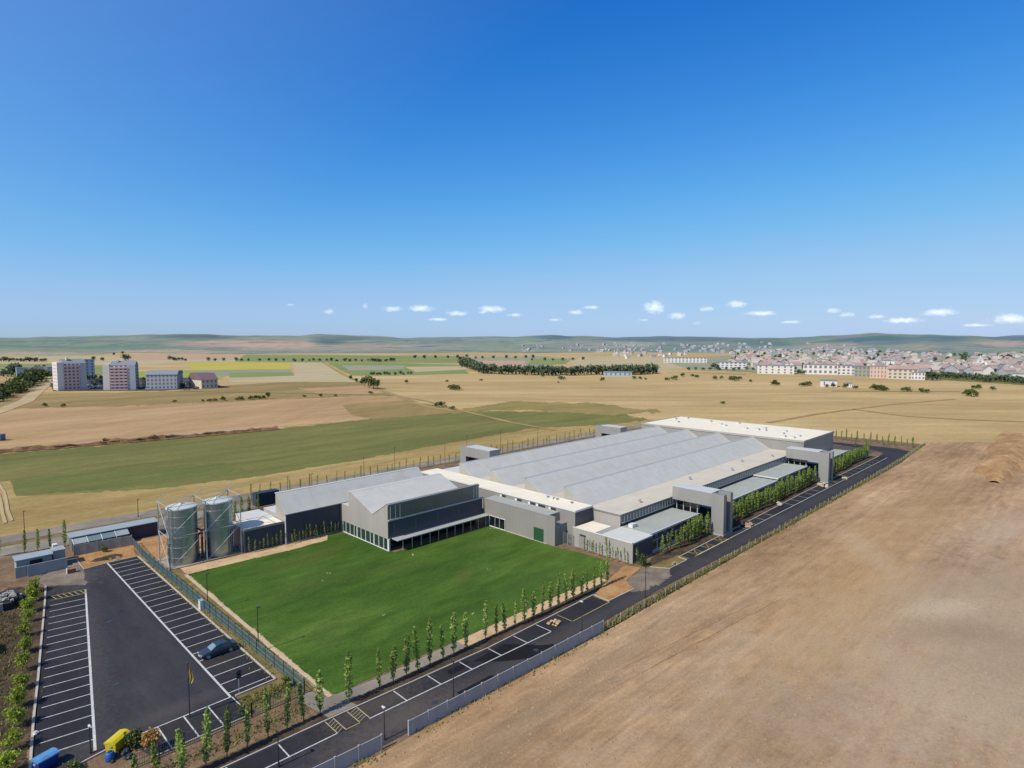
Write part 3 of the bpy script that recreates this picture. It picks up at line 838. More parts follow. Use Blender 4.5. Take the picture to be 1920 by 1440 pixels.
soft_sheet('weedy_bay', [(94.6, 58.6), (96.6, 55.6), (104.5, 55.2), (104.4, 57.6)], 0.094, 'weeds', 0.3)
soft_sheet('dark_patch', [(56.2, 57.2), (59.2, 53.6), (61.6, 51.8), (57.6, 51.5), (54.8, 52.8), (52.0, 54.9), (50.0, 56.9)], 0.098, 'asphalt_dark', 0.3)  # irregular near-black patches on the road
soft_sheet('dark_patch', [(46.2, 57.6), (49.8, 57.4), (48.0, 56.4), (45.9, 56.6)], 0.098, 'asphalt_dark', 0.25)
sheet('planting_strip', [(94.2, 58.6), (103.2, 57.2), (146, 57.5), (171, 57.8), (247, 57.2), (247, 61), (101, 61.2)], 0.06, M['bed_dark'])
sheet('rear_lot', [(228, 60.5), (262, 60.5), (262, 90), (229.5, 90)], 0.07, M['asphalt_dusty'])

b = MB()
b.kerb([(-4, 60.5), (30, 59.25), (34.4, 59.05), (53.8, 58.0), (77.8, 58.2)], 0.16, 0.02, 0.2)
b.kerb([(77.8, 58.2), (77.6, 55.0), (84.6, 54.8)], 0.16, 0.02, 0.2)
b.kerb([(95, 58.2), (97, 55.2), (103.2, 55.1), (103.4, 57.0), (146, 57.3), (171, 57.6), (247, 57.0)], 0.16, 0.02, 0.2)
b.kerb([(14.4, 127.0), (13.3, 119.2), (10.9, 103.5), (9.3, 92.9), (7.6, 82.3), (6.2, 72.5)], 0.24, 0.02, 0.22)
b.kerb([(29.4, 132.1), (30.0, 71.2), (25.1, 71.1)], 0.2, 0.02, 0.22)
b.kerb([(6.2, 69.5), (13.8, 71.2)], 0.16, 0.02, 0.2)
b.kerb([(15.2, 66.2), (25.0, 66.2)], 0.16, 0.02, 0.2)
b.kerb([(20.6, 139.2), (20.6, 131.5), (24.4, 132.2), (29.3, 132.2)], 0.14, 0.02, 0.2)
struct(b.build('kerb', M['kerb']))

ZM = 0.104
b = MB()
# right-hand bays
b.strip((24.35, 132.2), (24.65, 71.3), 0.24, ZM)
for k in range(24):
    y = 72.3 + 2.53 * k
    b.strip((24.7 - 0.0055 * (y - 71), y), (29.75 - 0.0095 * (y - 71), y), 0.13, ZM + 0.004)
# left-hand bays, at an angle
A_, B_ = (18.95, 120.6), (11.35, 71.6)
ln = math.hypot(A_[0] - B_[0], A_[1] - B_[1])
dv = ((A_[0] - B_[0]) / ln, (A_[1] - B_[1]) / ln)
nv = (-dv[1], dv[0])
b.strip(A_, B_, 0.26, ZM)
for k in range(18):
    s_ = 2.2 + 2.53 * k
    p = (B_[0] + dv[0] * s_, B_[1] + dv[1] * s_)
    b.strip(p, (p[0] + nv[0] * 4.72, p[1] + nv[1] * 4.72), 0.13, ZM + 0.004)
# three bays at the foot of the lot
b.strip((15.4, 71.25), (24.7, 71.3), 0.15, ZM + 0.008)
for x in (16.95, 19.55, 22.1):
    b.strip((x, 71.2), (x + 0.06, 66.4), 0.15, ZM + 0.012)
b.strip((24.75, 71.2), (24.95, 66.4), 0.13, ZM + 0.012)
# lay-by bays
b.strip((-4, 57.4), (30.2, 56.4), 0.15, ZM)
b.strip((34.0, 56.15), (63.3, 54.95), 0.15, ZM)
for x, y0, y1 in [(15.0, 56.9, 59.7), (19.9, 56.75, 59.5), (25.0, 56.6, 59.3), (38.9, 55.95, 58.7), (43.8, 55.75, 58.4), (48.7, 55.55, 58.1), (53.7, 55.35, 57.9), (58.6, 55.15, 57.9), (63.4, 54.95, 57.9)]:
    b.strip((x, y0), (x, y1), 0.14, ZM + 0.004)
b.strip((107.5, 55.05), (121, 54.95), 0.14, ZM)
b.strip((121.5, 54.95), (247, 54.15), 0.14, ZM)
for x in [130, 134.9, 139.8, 144.7, 158, 162.9, 167.8, 172.7, 177.6, 204, 208.9, 213.8, 218.7, 223.6, 228.5, 233.4, 238.3]:
    b.strip((x, 54.8), (x, 57.2), 0.13, ZM + 0.004)
struct(b.build('white_road_markings', M['paint_white']))
b = MB()
b.strip((68.2, 54.75), (77.5, 54.75), 0.14, ZM)
b.strip((31.2, 56.32), (32.9, 56.25), 0.12, ZM)
b.strip((68.0, 54.8), (68.0, 57.8), 0.14, ZM + 0.004)
b.strip((77.4, 54.8), (77.4, 58.0), 0.14, ZM + 0.004)
for x0 in (107.2, 112.2, 118.0, 186.5, 192.0):
    b.strip((x0, 55.0), (x0 + 2.2, 56.9), 0.12, ZM + 0.004)
    b.strip((x0 + 2.2, 55.0), (x0, 56.9), 0.12, ZM + 0.008)
    b.strip((x0, 55.0), (x0, 57.0), 0.12, ZM + 0.012)
    b.strip((x0 + 2.4, 55.0), (x0 + 2.4, 57.0), 0.12, ZM + 0.012)
b.strip((106, 54.9), (122, 54.8), 0.14, ZM + 0.016)
# hatched end of the angled bays
e0 = (B_[0] + dv[0] * 47.6, B_[1] + dv[1] * 47.6)
e1 = (B_[0] + dv[0] * 49.6, B_[1] + dv[1] * 49.6)
b.strip(e1, (e1[0] + nv[0] * 4.7, e1[1] + nv[1] * 4.7), 0.14, ZM + 0.02)
b.strip(e0, (e0[0] + nv[0] * 4.7, e0[1] + nv[1] * 4.7), 0.14, ZM + 0.02)
b.strip(e0, e1, 0.16, ZM + 0.024)
for k in range(6):
    t = 0.1 + 0.75 * k
    b.strip((e0[0] + nv[0] * t, e0[1] + nv[1] * t), (e1[0] + nv[0] * (t + 0.75), e1[1] + nv[1] * (t + 0.75)), 0.13, ZM + 0.028)
struct(b.build('yellow_road_markings', M['paint_yellow']))
b = MB()
for x0, x1 in ((30.25, 31.2), (32.9, 34.1)):
    b.strip((x0, 56.35), (x0, 59.1), 0.10, ZM + 0.004)
    b.strip((x1, 56.3), (x1, 59.05), 0.10, ZM + 0.004)
    for k in range(5):
        b.strip((x0 + 0.1, 56.5 + 0.5 * k), (x1 - 0.1, 56.9 + 0.5 * k), 0.06, ZM + 0.008)
struct(b.build('cream_road_markings', M['paint_cream']))
b = MB()
for x_, y_ in ((15.8, 84), (19.0, 104), (21.5, 122), (41, 53.4), (58, 53.0), (76, 52.6), (112, 52.4), (150, 52.0)):
    b.poly([(x_ + .38 * math.cos(a * math.pi / 8), y_ + .38 * math.sin(a * math.pi / 8)) for a in range(16)], ZM + .002)
struct(b.build('manhole_covers', M['steel_dark']))
soft_sheet('asphalt_patch', [(44, 52.0), (49.5, 51.8), (49.6, 52.9), (44.1, 53.1)], ZM - .004, 'asphalt_dark', .2)
# tyre scuffs and a sawn joint on the asphalt
b = MB()
b.strip((18.6, 107.4), (20.9, 105.8), 0.06, ZM)
b.strip((16.2, 108.6), (18.6, 107.4), 0.05, ZM)
b.strip((20.9, 105.8), (23.3, 107.0), 0.05, ZM)
b.strip((14.4, 77.5), (17.2, 78.2), 0.07, ZM)
struct(b.build('asphalt_joint', M['asphalt_dusty']))
# ---------------------------------------------------------------- production hall with four saw teeth
def part(name, b, mat, parent, smooth=False):
    return b.build(name, mat, parent, smooth=smooth)

HX0, HX1 = 101.0, 199.6
hall = thing('production_hall', 'large grey factory hall with four long saw-tooth roofs in the middle of the site', 'factory hall', (101, 69, 0))
prof = [(69.0, 0), (69.0, 6.4), (77.6, 6.4), (83.3, 9.75), (84.0, 9.75), (84.0, 6.5), (89.6, 6.5), (95.3, 9.75), (96.0, 9.75), (96.0, 6.5), (101.6, 6.5), (107.3, 9.75), (108.0, 9.75), (108.0, 6.5), (113.6, 6.5), (119.3, 9.75), (120.0, 9.75), (120.0, 6.3), (130.0, 6.3), (130.0, 0)]
b = MB(); b.prism_x(prof, HX0, HX1)
part('wall', b, M['wall_light'], hall)
# sloping sheets, flat valleys and ridge caps
for r_ in (84.0, 96.0, 108.0, 120.0):
    b = MB()
    b.add([(HX0 - .12, r_ - 6.45, 6.49), (HX1, r_ - 6.45, 6.49), (HX1, r_ - 0.7, 9.84), (HX0 - .12, r_ - 0.7, 9.84),
           (HX0 - .12, r_ - 6.45, 6.41), (HX1, r_ - 6.45, 6.41), (HX1, r_ - 0.7, 9.76), (HX0 - .12, r_ - 0.7, 9.76)],
          [(0, 1, 2, 3), (7, 6, 5, 4), (0, 4, 5, 1), (1, 5, 6, 2), (2, 6, 7, 3), (3, 7, 4, 0)])
    rs = part('roof', b, M['slope'], hall)
    b = MB()
    b.box(HX0 - .14, HX1, r_ - 0.72, r_ + 0.1, 9.80, 9.87)
    part('ridge_cap', b, M['ridge'], rs)
    b = MB()
    b.box(HX0 + 0.4, HX1 - 0.4, r_ + 0.01, r_ + 0.06, 7.0, 9.5)
    part('north_light', b, M['glass'], hall)
b = MB()
b.box(HX0 - .1, HX1, 68.9, 77.55, 6.402, 6.46)
b.box(HX0 - .1, HX1, 84.02, 89.55, 6.502, 6.54)
b.box(HX0 - .1, HX1, 96.02, 101.55, 6.502, 6.54)
b.box(HX0 - .1, HX1, 108.02, 113.55, 6.502, 6.54)
part('flat_roof', b, M['flat_roof'], hall)
b = MB(); b.box(HX0, HX1, 120.12, 129.9, 6.302, 6.36)
part('flat_roof', b, M['pale_roof'], hall)
b = MB(); b.box(HX0 - .13, HX1, 68.84, 68.98, 6.15, 6.5)
part('fascia', b, M['trim'], hall)
b = MB(); b.box(HX0 - .16, HX0 - .02, 69.0, 77.6, 6.25, 6.5)
part('fascia', b, M['wall'], hall)
# ribbon of clerestory windows above the low roofs
b = MB(); b.box(101.6, 199.4, 68.92, 68.99, 4.75, 6.05)
rib = part('ribbon_window', b, M['glass_grey'], hall)
b = MB()
x = 102.2
while x < 199:
    b.box(x, x + 0.16, 68.84, 68.915, 4.75, 6.05)
    x += 1.15
b.box(101.6, 199.4, 68.83, 68.915, 4.62, 4.74)
part('mullion', b, M['white_trim'], rib)
b = MB(); b.box(101.2, 199.5, 68.9, 68.98, 3.9, 4.6)
part('plinth', b, M['dark'], hall)  # dark strip painted in for the shadow band under the ribbon windows
# little vents standing on the flat strip
for k, x in enumerate((112, 140, 158, 171, 186)):
    b = MB()
    b.lathe([(0.28, 6.45), (0.28, 7.0), (0.42, 7.05), (0.42, 7.2), (0.05, 7.35)], x, 71.5 + (k % 2) * 3, 10)
    part('roof_vent', b, M['steel'], hall)

# ---------------------------------------------------------------- rear warehouse
wh = thing('rear_warehouse', 'taller box warehouse with bright white flat roof closing the far end of the factory', 'warehouse', (199.6, 67, 0))
b = MB(); b.box(199.65, 229, 67, 127, 0, 10)
part('wall', b, M['wall'], wh)
b = MB(); b.box(199.5, 229.15, 66.85, 127.15, 10.003, 10.12)
rf = part('roof', b, M['white_roof'], wh)
for (x0, x1, y0, y1) in ((199.45, 229.2, 66.8, 67.0), (199.45, 229.2, 127.0, 127.2), (199.45, 199.65, 67.0, 127.0), (229.0, 229.2, 67.0, 127.0)):
    b = MB(); b.box(x0, x1, y0, y1, 9.7, 10.32)
    part('parapet', b, M['wall_light'], wh)
rr = random.Random(2)
for k in range(16):
    x, y = rr.uniform(203, 226), rr.uniform(70, 124)
    b = MB(); b.box(x, x + 1.6, y, y + 1.6, 10.12, 10.5); b.box(x + .15, x + 1.45, y + .15, y + 1.45, 10.5, 10.62)
    part('roof_light', b, M['pale_roof'], wh)

# ---------------------------------------------------------------- cross corridor
co = thing('corridor_building', 'long narrow block with cream white roof running across the front of the saw-tooth hall', 'corridor block', (95, 76, 0))
b = MB(); b.box(95.02, 100.86, 76, 129, 0, 7.0)
part('wall', b, M['wall'], co)
b = MB(); b.box(94.94, 100.9, 75.92, 129.1, 7.003, 7.12)
part('roof', b, M['white_roof'], co)
b = MB(); b.box(94.9, 95.0, 75.9, 129.1, 6.86, 7.18); b.box(94.9, 100.9, 75.84, 75.92, 6.8, 7.18)
part('roof_edge', b, M['white_trim'], co)
b = MB(); b.box(95.1, 100.8, 75.86, 75.97, 0, 6.78)
part('end_panel', b, M['shade_navy'], co)  # dark sheet added for the shade on the corridor end
for y0, y1 in ((96.4, 97.6), (91.3, 92.7), (87.2, 88.6), (84.3, 86.2), (81.2, 82.6)):
    b = MB(); b.box(94.93, 95.0, y0, y1, 6.12, 6.62)
    w_ = part('window', b, M['glass_dark'], co)
    b = MB(); b.box(94.86, 94.93, y1, y1 + 0.55, 6.12, 6.6)
    part('shutter', b, M['white_trim'], w_)
for k, y in enumerate((84.2, 85.2, 87.0, 80.1)):
    b = MB(); b.box(98.6, 99.5, y, y + 0.6, 7.12, 7.5)
    part('roof_unit', b, M['pale_roof'], co)

# ---------------------------------------------------------------- front annex facing the lawn
an = thing('front_annex', 'flat grey annex whose tall blank wall with green door faces the lawn', 'annex', (91.2, 78.2, 0))
b = MB(); b.box(91.2, 94.98, 80.2, 99.8, 0, 6.05); b.box(91.7, 94.98, 78.2, 80.18, 0, 4.3)
part('wall', b, M['wall'], an)
b = MB(); b.box(91.2, 91.68, 78.2, 80.18, 0, 6.05)
part('screen_wall', b, M['wall'], an)
b = MB(); b.box(91.5, 94.94, 80.3, 99.7, 6.053, 6.1)
part('roof', b, M['low_roof'], an)
b = MB(); b.box(91.14, 91.48, 78.16, 99.82, 6.052, 6.14)
part('parapet', b, M['wall_light'], an)
for y0, y1 in ((95.9, 97.6), (94.45, 95.75), (92.7, 94.3)):
    b = MB(); b.box(91.1, 91.19, y0, y1, 0.25, 2.5)
    w_ = part('window', b, M['glass_dark'], an)
    b = MB()
    b.box(91.02, 91.17, y0 - 0.12, y0, 0.15, 2.6); b.box(91.02, 91.17, y1, y1 + 0.12, 0.15, 2.6)
    b.box(91.02, 91.17, y0, y1, 0.15, 0.25); b.box(91.02, 91.17, y0, y1, 2.5, 2.6)
    part('frame', b, M['white_trim'], w_)
b = MB(); b.box(91.08, 91.18, 81.3, 84.0, 0.2, 2.9)
part('door', b, M['green_door'], an)
b = MB(); b.box(90.95, 91.18, 80.3, 98, 0.0, 0.14)
part('plinth', b, M['kerb'], an)

# ---------------------------------------------------------------- courtyard gate
ga = thing('courtyard_gate', 'narrow metal mesh gate closing the yard beside the annex end wall', 'gate', (93.6, 77.0, 0))
for y in (75.5, 76.75, 78.0):
    b = MB(); b.box(93.56, 93.68, y, y + 0.1, 0, 2.7)
    part('post', b, M['steel'], ga)
for y in (75.6, 76.85):
    b = MB()
    for k in range(9):
        b.box(93.6, 93.64, y + 0.06 + k * 0.12, y + 0.1 + k * 0.12, 0.15, 2.5)
    b.box(93.585, 93.655, y + 0.02, y + 1.12, 0.1, 0.16); b.box(93.585, 93.655, y + 0.02, y + 1.12, 2.44, 2.5)
    part('leaf', b, M['fence_grey'], ga)

# ---------------------------------------------------------------- low corner annex
la = thing('corner_annex', 'low flat-roofed grey corner block at the road end of the factory beside the young poplars', 'annex', (94, 61.4, 0))
b = MB(); b.box(94.1, 100.95, 61.4, 75.8, 0, 3.95)
part('wall', b, M['wall_light'], la)
b = MB(); b.box(94.25, 100.98, 61.55, 68.9, 3.953, 4.0)
part('roof', b, M['pale_roof'], la)
b = MB(); b.box(94.6, 100.0, 70.4, 75.4, 3.953, 4.02)
part('roof', b, M['white_roof'], la)
b = MB(); b.box(94.04, 94.22, 61.36, 75.8, 3.951, 4.1); b.box(94.04, 101.0, 61.3, 61.5, 3.951, 4.1)
part('parapet', b, M['white_trim'], la)
b = MB(); b.box(94.04, 94.09, 72.6, 74.2, 0.1, 2.6)
d_ = part('door', b, M['wall'], la)
b = MB(); b.box(93.98, 94.07, 72.5, 74.0, 2.7, 2.95)
part('canopy', b, M['dark'], la)
b = MB(); b.box(94.2, 101, 61.33, 61.39, 0.3, 3.7)
part('face_shade', b, M['shade_navy'], la)  # navy sheet stands for shade on the road face

# ---------------------------------------------------------------- low terrace roofs along the road
def terrace(label, x0, x1, z1, glazed=True, y0=61.9):
    t = thing('terrace_wing', label, 'terrace wing', (x0, y0, 0))
    b = MB(); b.box(x0 + 0.1, x1 - 0.1, y0 + 0.6, 68.85, 0, z1 - 0.25)
    part('wall', b, M['wall_dark'], t)
    b = MB(); b.box(x0, x1, y0 + 0.3, 68.9, z1 - 0.247, z1)
    part('roof', b, M['low_roof'], t)
    b = MB(); b.box(x0, x1, y0, y0 + 0.29, z1 - 0.3, z1 + 0.08)
    b.box(x0 - 0.2, x0 - 0.003, y0, 68.9, z1 - 0.3, z1 + 0.07)
    part('coping', b, M['blue_cap'], t)
    x = x0 + 0.6
    while x < x1 - 2.2:
        b = MB(); b.box(x, x + 1.8, y0 + 0.52, y0 + 0.59, z1 - 1.25, z1 - 0.45)
        part('window', b, M['glass_dark'], t)
        x += 3.3
    if glazed:
        b = MB()
        b.box(x0 + 0.2, x1 - 0.2, y0 + 0.2, y0 + 0.26, 0.7, z1 - 1.6)
        part('glass_screen', b, M['glass'], t)
        x = x0 + 0.2
        while x < x1:
            b = MB(); b.box(x, x + 0.12, y0 + 0.08, y0 + 0.19, 0, z1 - 1.5)
            part('post', b, M['white_trim'], t)
            x += 2.4
        b = MB(); b.box(x0, x1, y0 + 0.05, y0 + 0.3, z1 - 1.6, z1 - 1.48)
        part('rail', b, M['steel'], t)
        b = MB(); b.box(x0, x1, y0 - 0.1, y0 + 0.5, 0, 0.6)
        part('plinth', b, M['kerb'], t)
    return t
t1 = terrace('low glazed terrace wing with pale roof between the corner block and the nearest portal', 101.2, 121.2, 4.0)
b = MB(); b.box(101.9, 103.2, 66.6, 67.6, 4.0, 4.75); b.box(103.6, 104.2, 66.9, 67.5, 4.0, 4.5)
part('roof_unit', b, M['white_trim'], t1)
terrace('long low wing with pale blue roof behind the poplars between the two portals', 127.5, 165.6, 4.0, False)
terrace('slightly higher low wing with white step just before the far portal', 165.9, 188.6, 4.55, False)
terrace('low wing with pale roof beyond the far portal beside the rear warehouse', 196.5, 228.8, 4.0, False)

# ---------------------------------------------------------------- portals
def portal(label, x0, ya, yb, mirror=False, zt=9.0):
    """an L-shaped gateway: beam from the hall (ya) out to a leg (yb)"""
    t = thing('portal_frame', label, 'portal', (x0, yb, 0))
    x1 = x0 + 4.4
    s = 1 if yb > ya else -1
    lo, hi = min(ya, yb), max(ya, yb)
    leg_in = yb - s * 2.8
    b = MB(); b.box(x0, x1, min(ya, leg_in), max(ya, leg_in) - 0.0, 6.05, zt)
    part('beam', b, M['portal'], t)
    b = MB()
    b.box(x0, x0 + 1.25, min(leg_in, yb), max(leg_in, yb), 0.35, zt)
    part('leg', b, M['portal'], t)
    b = MB()
    b.box(x1 - 1.2, x1, min(leg_in, yb), max(leg_in, yb), 0.35, zt)
    part('leg', b, M['portal'], t)
    yr = yb - s * 0.9
    b = MB(); b.box(x0 + 1.25, x1 - 1.2, min(leg_in, yr), max(leg_in, yr), 0.35, zt - 0.6)
    part('recess', b, M['shade_navy'], t)  # recess face tinted as if in shade
    b = MB(); b.box(x0 + 0.05, x1 - 0.05, min(ya, leg_in) , max(ya, leg_in), zt + 0.003, zt + 0.1)
    part('roof', b, M['blue_cap'], t)
    b = MB(); b.box(x0 - 0.1, x1 + 0.1, min(leg_in, yb) - 0.1, max(leg_in, yb) + 0.1, 0, 0.35)
    part('plinth', b, M['concrete'], t)
    # glazing set back under the beam
    if s < 0:
        b = MB(); b.box(x0 + 1.4, x0 + 1.5, ya - 6.0, ya - 0.4, 3.4, 6.04)
        part('glazing', b, M['glass_dark'], t)
        for k in range(4):
            b = MB(); b.box(x0 + 1.28, x0 + 1.39, ya - 0.5 - k * 1.7, ya - 0.38 - k * 1.7, 3.4, 6.04)
            part('mullion', b, M['white_trim'], t)
        b = MB(); b.box(x0 + 3.4, x0 + 4.3, ya - 8.2, ya - 0.1, 0, 4.6)
        part('shaded_wall', b, M['shade_navy'], t)  # shade under the beam put into the wall colour
    else:
        b = MB(); b.box(x0 + 1.4, x0 + 4.2, ya + 0.2, leg_in - 0.2 * s, 0, 5.6)
        part('shaded_wall', b, M['dark'], t)  # near-black block painted as the shaded opening below the beam
    return t
portal('grey L-shaped portal nearest the camera, its leg standing by the road bays', 121.4, 68.8, 56.5)
portal('grey L-shaped portal farther along the road, below the rear warehouse', 189.8, 68.8, 56.5)
portal('grey portal head showing behind the left end of the saw-tooth roofs', 121.4, 130.1, 143.8)
portal('small grey portal head showing behind the far part of the saw-tooth roofs', 189.8, 130.1, 141.8)

# ---------------------------------------------------------------- storage hall beside the silos
st = thing('storage_hall', 'long hall with one steep pale roof and shaded front wall left of the canteen', 'storage hall', (53, 118.6, 0))
b = MB(); b.prism_x([(118.6, 0), (118.6, 6.3), (122.4, 9.95), (123.2, 9.95), (123.2, 5.5), (129.5, 5.5), (129.5, 0)], 53, 89.5)
part('wall', b, M['wall_light'], st)
b = MB()
b.add([(52.9, 118.5, 6.29), (89.6, 118.5, 6.29), (89.6, 122.4, 10.04), (52.9, 122.4, 10.04), (52.9, 118.5, 6.21), (89.6, 118.5, 6.21), (89.6, 122.4, 9.96), (52.9, 122.4, 9.96)],
      [(0, 1, 2, 3), (7, 6, 5, 4), (0, 4, 5, 1), (1, 5, 6, 2), (2, 6, 7, 3), (3, 7, 4, 0)])
part('roof', b, M['slope'], st)
b = MB(); b.box(52.88, 89.62, 122.38, 123.3, 9.98, 10.1)
part('ridge_cap', b, M['slope'], st)
b = MB(); b.box(52.86, 89.6, 118.4, 118.52, 6.1, 6.3)
part('gutter', b, M['trim'], st)
b = MB(); b.box(53.1, 89.4, 123.3, 129.6, 5.503, 5.56)
part('flat_roof', b, M['pale_roof'], st)
b = MB(); b.box(52.94, 53.0, 118.55, 118.75, 0, 6.2)
part('corner_trim', b, M['white_trim'], st)
b = MB(); b.box(53.2, 65.4, 118.53, 118.59, 0.3, 6.05)
part('front_shade', b, M['shade_navy'], st)  # shaded front imitated by a navy sheet
b = MB(); b.box(48, 52.98, 124.2, 132, 0, 4.6); b.box(47.9, 52.98, 124.1, 132.1, 4.6, 4.75)
part('lean_to', b, M['pale_roof'], st)

# ---------------------------------------------------------------- canteen block with V-shaped roof
ca = thing('canteen_building', 'grey block with butterfly roof, glazed ground floor and shaded side facing the lawn', 'canteen', (65.5, 100, 0))
X0, X1 = 65.5, 91.15
prof = [(100.0, 2.5), (100.0, 9.45), (100.5, 9.5), (105.5, 6.5), (113.6, 9.5), (114.9, 9.5), (114.9, 6.2), (118.0, 6.1), (118.0, 2.5)]
b = MB(); b.prism_x(prof, X0, X1 - 1.2)
part('wall', b, M['wall_light'], ca)
b = MB(); b.box(X0 + 0.35, X1 - 1.3, 101.2, 117.6, 0, 2.49)
part('ground_floor', b, M['dark'], ca)
def slab(y0, z0, y1, z1, mat):
    b = MB()
    b.add([(X0 - .1, y0, z0 + .1), (X1 - 1.1, y0, z0 + .1), (X1 - 1.1, y1, z1 + .1), (X0 - .1, y1, z1 + .1), (X0 - .1, y0, z0 + .02), (X1 - 1.1, y0, z0 + .02), (X1 - 1.1, y1, z1 + .02), (X0 - .1, y1, z1 + .02)],
          [(0, 1, 2, 3), (7, 6, 5, 4), (0, 4, 5, 1), (1, 5, 6, 2), (2, 6, 7, 3), (3, 7, 4, 0)])
    part('roof', b, mat, ca)
slab(105.5, 6.5, 113.7, 9.52, M['slope'])
slab(100.4, 9.5, 105.46, 6.5, M['slope'])
b = MB(); b.box(X0 - .12, X1 - 1.1, 113.7, 115.0, 9.54, 9.66)
part('ridge_cap', b, M['slope'], ca)
b = MB(); b.box(X0 - .04, X1 - 1.1, 115.02, 118.0, 6.22, 6.3)
part('flat_roof', b, M['slope'], ca)
# street side: upper glazing, light ledge, navy panels (shade put into their colour), canopy
b = MB(); b.box(X0 + 0.1, X1 - 1.4, 99.9, 99.98, 6.45, 9.2)
ug = part('upper_glazing', b, M['glass_grey'], ca)
b = MB(); b.box(X0 + 0.05, X1 - 1.2, 99.84, 100.0, 9.2, 9.5)
part('eaves', b, M['trim'], ca)
for x in (66.0, 67.2, 68.3, 88.2, 89.0, 89.5):
    b = MB(); b.box(x, x + 0.12, 99.84, 99.895, 6.45, 9.2)
    part('mullion', b, M['white_trim'], ca)
b = MB(); b.box(X0, X1 - 0.2, 99.6, 99.98, 6.15, 6.44)
part('ledge', b, M['canopy_metal'], ca)
b = MB(); b.box(X0 + 0.12, X1 - 0.3, 99.88, 99.98, 2.75, 6.14)
part('shade_panel', b, M['shade_navy'], ca)  # opaque front wall, its shade put into the colour
for k, x in enumerate((66.8, 72.2, 77.8, 83.6)):
    b = MB(); b.box(x, x + 0.07, 99.82, 99.87, 3.4, 5.6)
    part('downpipe', b, M['trim'], ca)
b = MB(); b.box(X0 + 0.8, X1 + 0.0, 97.7, 99.86, 2.42, 2.6)
part('canopy', b, M['canopy_metal'], ca)
for k in range(11):
    x = 67.6 + k * 2.25
    b = MB(); b.box(x, x + 0.1, 97.9, 98.0, 0.0, 2.42)
    part('column', b, M['steel'], ca)
b = MB(); b.box(X0 + 0.1, X1 - 1.4, 101.1, 101.18, 0.1, 2.4)
part('lower_glazing', b, M['glass_dark'], ca)
# gable side: glazed ground floor with white frames
b = MB(); b.box(X0 - 0.04, X0 + 0.06, 99.95, 118.0, 0.0, 0.22)
part('sill', b, M['white_trim'], ca)
ys = [100.1, 101.6, 103.4, 105.2, 106.6, 108.4, 110.2, 111.8, 113.0, 114.7, 116.4, 117.7]
for y0, y1 in zip(ys, ys[1:]):
    b = MB(); b.box(X0 + 0.14, X0 + 0.2, y0 + 0.08, y1 - 0.08, 0.24, 2.46)
    part('window', b, M['glass'], ca)
for k, y in enumerate(ys):
    w_ = 0.16 if k not in (0, 3, 7) else 0.3
    b = MB(); b.box(X0 + 0.02, X0 + 0.13, y - w_ / 2, y + w_ / 2, 0.22, 2.49)
    part('window_post', b, M['white_trim'], ca)
b = MB(); b.box(X0 - 0.02, X0 + 0.3, 99.7, 100.05, 0, 2.49)
part('corner_post', b, M['white_trim'], ca)

# ---------------------------------------------------------------- equipment box by the silos
eb = thing('pump_house', 'small dark box building with white flat roof between the silos and the storage hall', 'pump house', (44.6, 119.3, 0))
b = MB(); b.box(44.9, 52.7, 119.3, 126.5, 0, 4.6)
part('wall', b, M['wall_dark'], eb)
b = MB(); b.box(44.8, 52.8, 119.2, 126.6, 4.603, 4.72)
part('roof', b, M['white_roof'], eb)
b = MB(); b.box(44.76, 52.84, 119.1, 119.2, 4.4, 4.85); b.box(44.7, 44.8, 119.2, 126.6, 4.4, 4.85)
part('parapet', b, M['wall'], eb)
b = MB(); b.box(45.0, 52.6, 119.24, 119.29, 0.2, 4.3)
part('front_shade', b, M['shade_navy'], eb)  # navy sheet imitates the shaded front

# ---------------------------------------------------------------- silos
def silo(label, cx, cy, r, h, seam):
    t = thing('grain_silo', label, 'silo', (cx, cy, 0))
    b = MB(); b.lathe([(r, 0.12), (r, h)], cx, cy, 40)
    part('body', b, M['galv'], t, True)
    b = MB(); b.lathe([(r + 0.1, h - 0.12), (r + 0.1, h + 0.12), (r * 0.95, h + 0.2), (0.4, h + 0.62), (0.4, h + 0.85), (0.02, h + 0.9)], cx, cy, 40)
    part('roof_cap', b, M['galv_top'], t)
    for k in range(5):
        z = 1.5 + k * (h - 2) / 4.5
        b = MB(); b.lathe([(r + 0.01, z), (r + 0.04, z + 0.01), (r + 0.04, z + 0.07), (r + 0.01, z + 0.08)], cx, cy, 40)
        part('ring', b, M['steel'], t)
    a = seam
    x, y = cx + (r + 0.25) * math.cos(a), cy + (r + 0.25) * math.sin(a)
    dx, dy = -math.sin(a) * 0.25, math.cos(a) * 0.25
    b = MB()
    b.tube((x + dx, y + dy, 0.1), (x + dx, y + dy, h + 0.8), 0.04); b.tube((x - dx, y - dy, 0.1), (x - dx, y - dy, h + 0.8), 0.04)
    z = 0.5
    while z < h + 0.6:
        b.tube((x + dx, y + dy, z), (x - dx, y - dy, z), 0.025, n=4)
        z += 0.4
    part('ladder', b, M['steel'], t)
    return t
silo('galvanised round silo standing nearer the car park fence', 34.9, 123.2, 2.6, 10.7, R(-150))
silo('galvanised round silo standing nearer the dark pump house', 41.3, 122.9, 2.55, 10.7, R(-60))
fr = thing('silo_scaffold', 'braced galvanised steel frame standing around the two silos', 'steel frame', (38, 123, 0))
xs, ys_, Hf = (31.7, 38.1, 44.5), (119.9, 126.4), 11.7
for x in xs:
    for y in ys_:
        b = MB(); b.box(x - 0.075, x + 0.075, y - 0.075, y + 0.075, 0.1, Hf)
        part('post', b, M['steel'], fr)
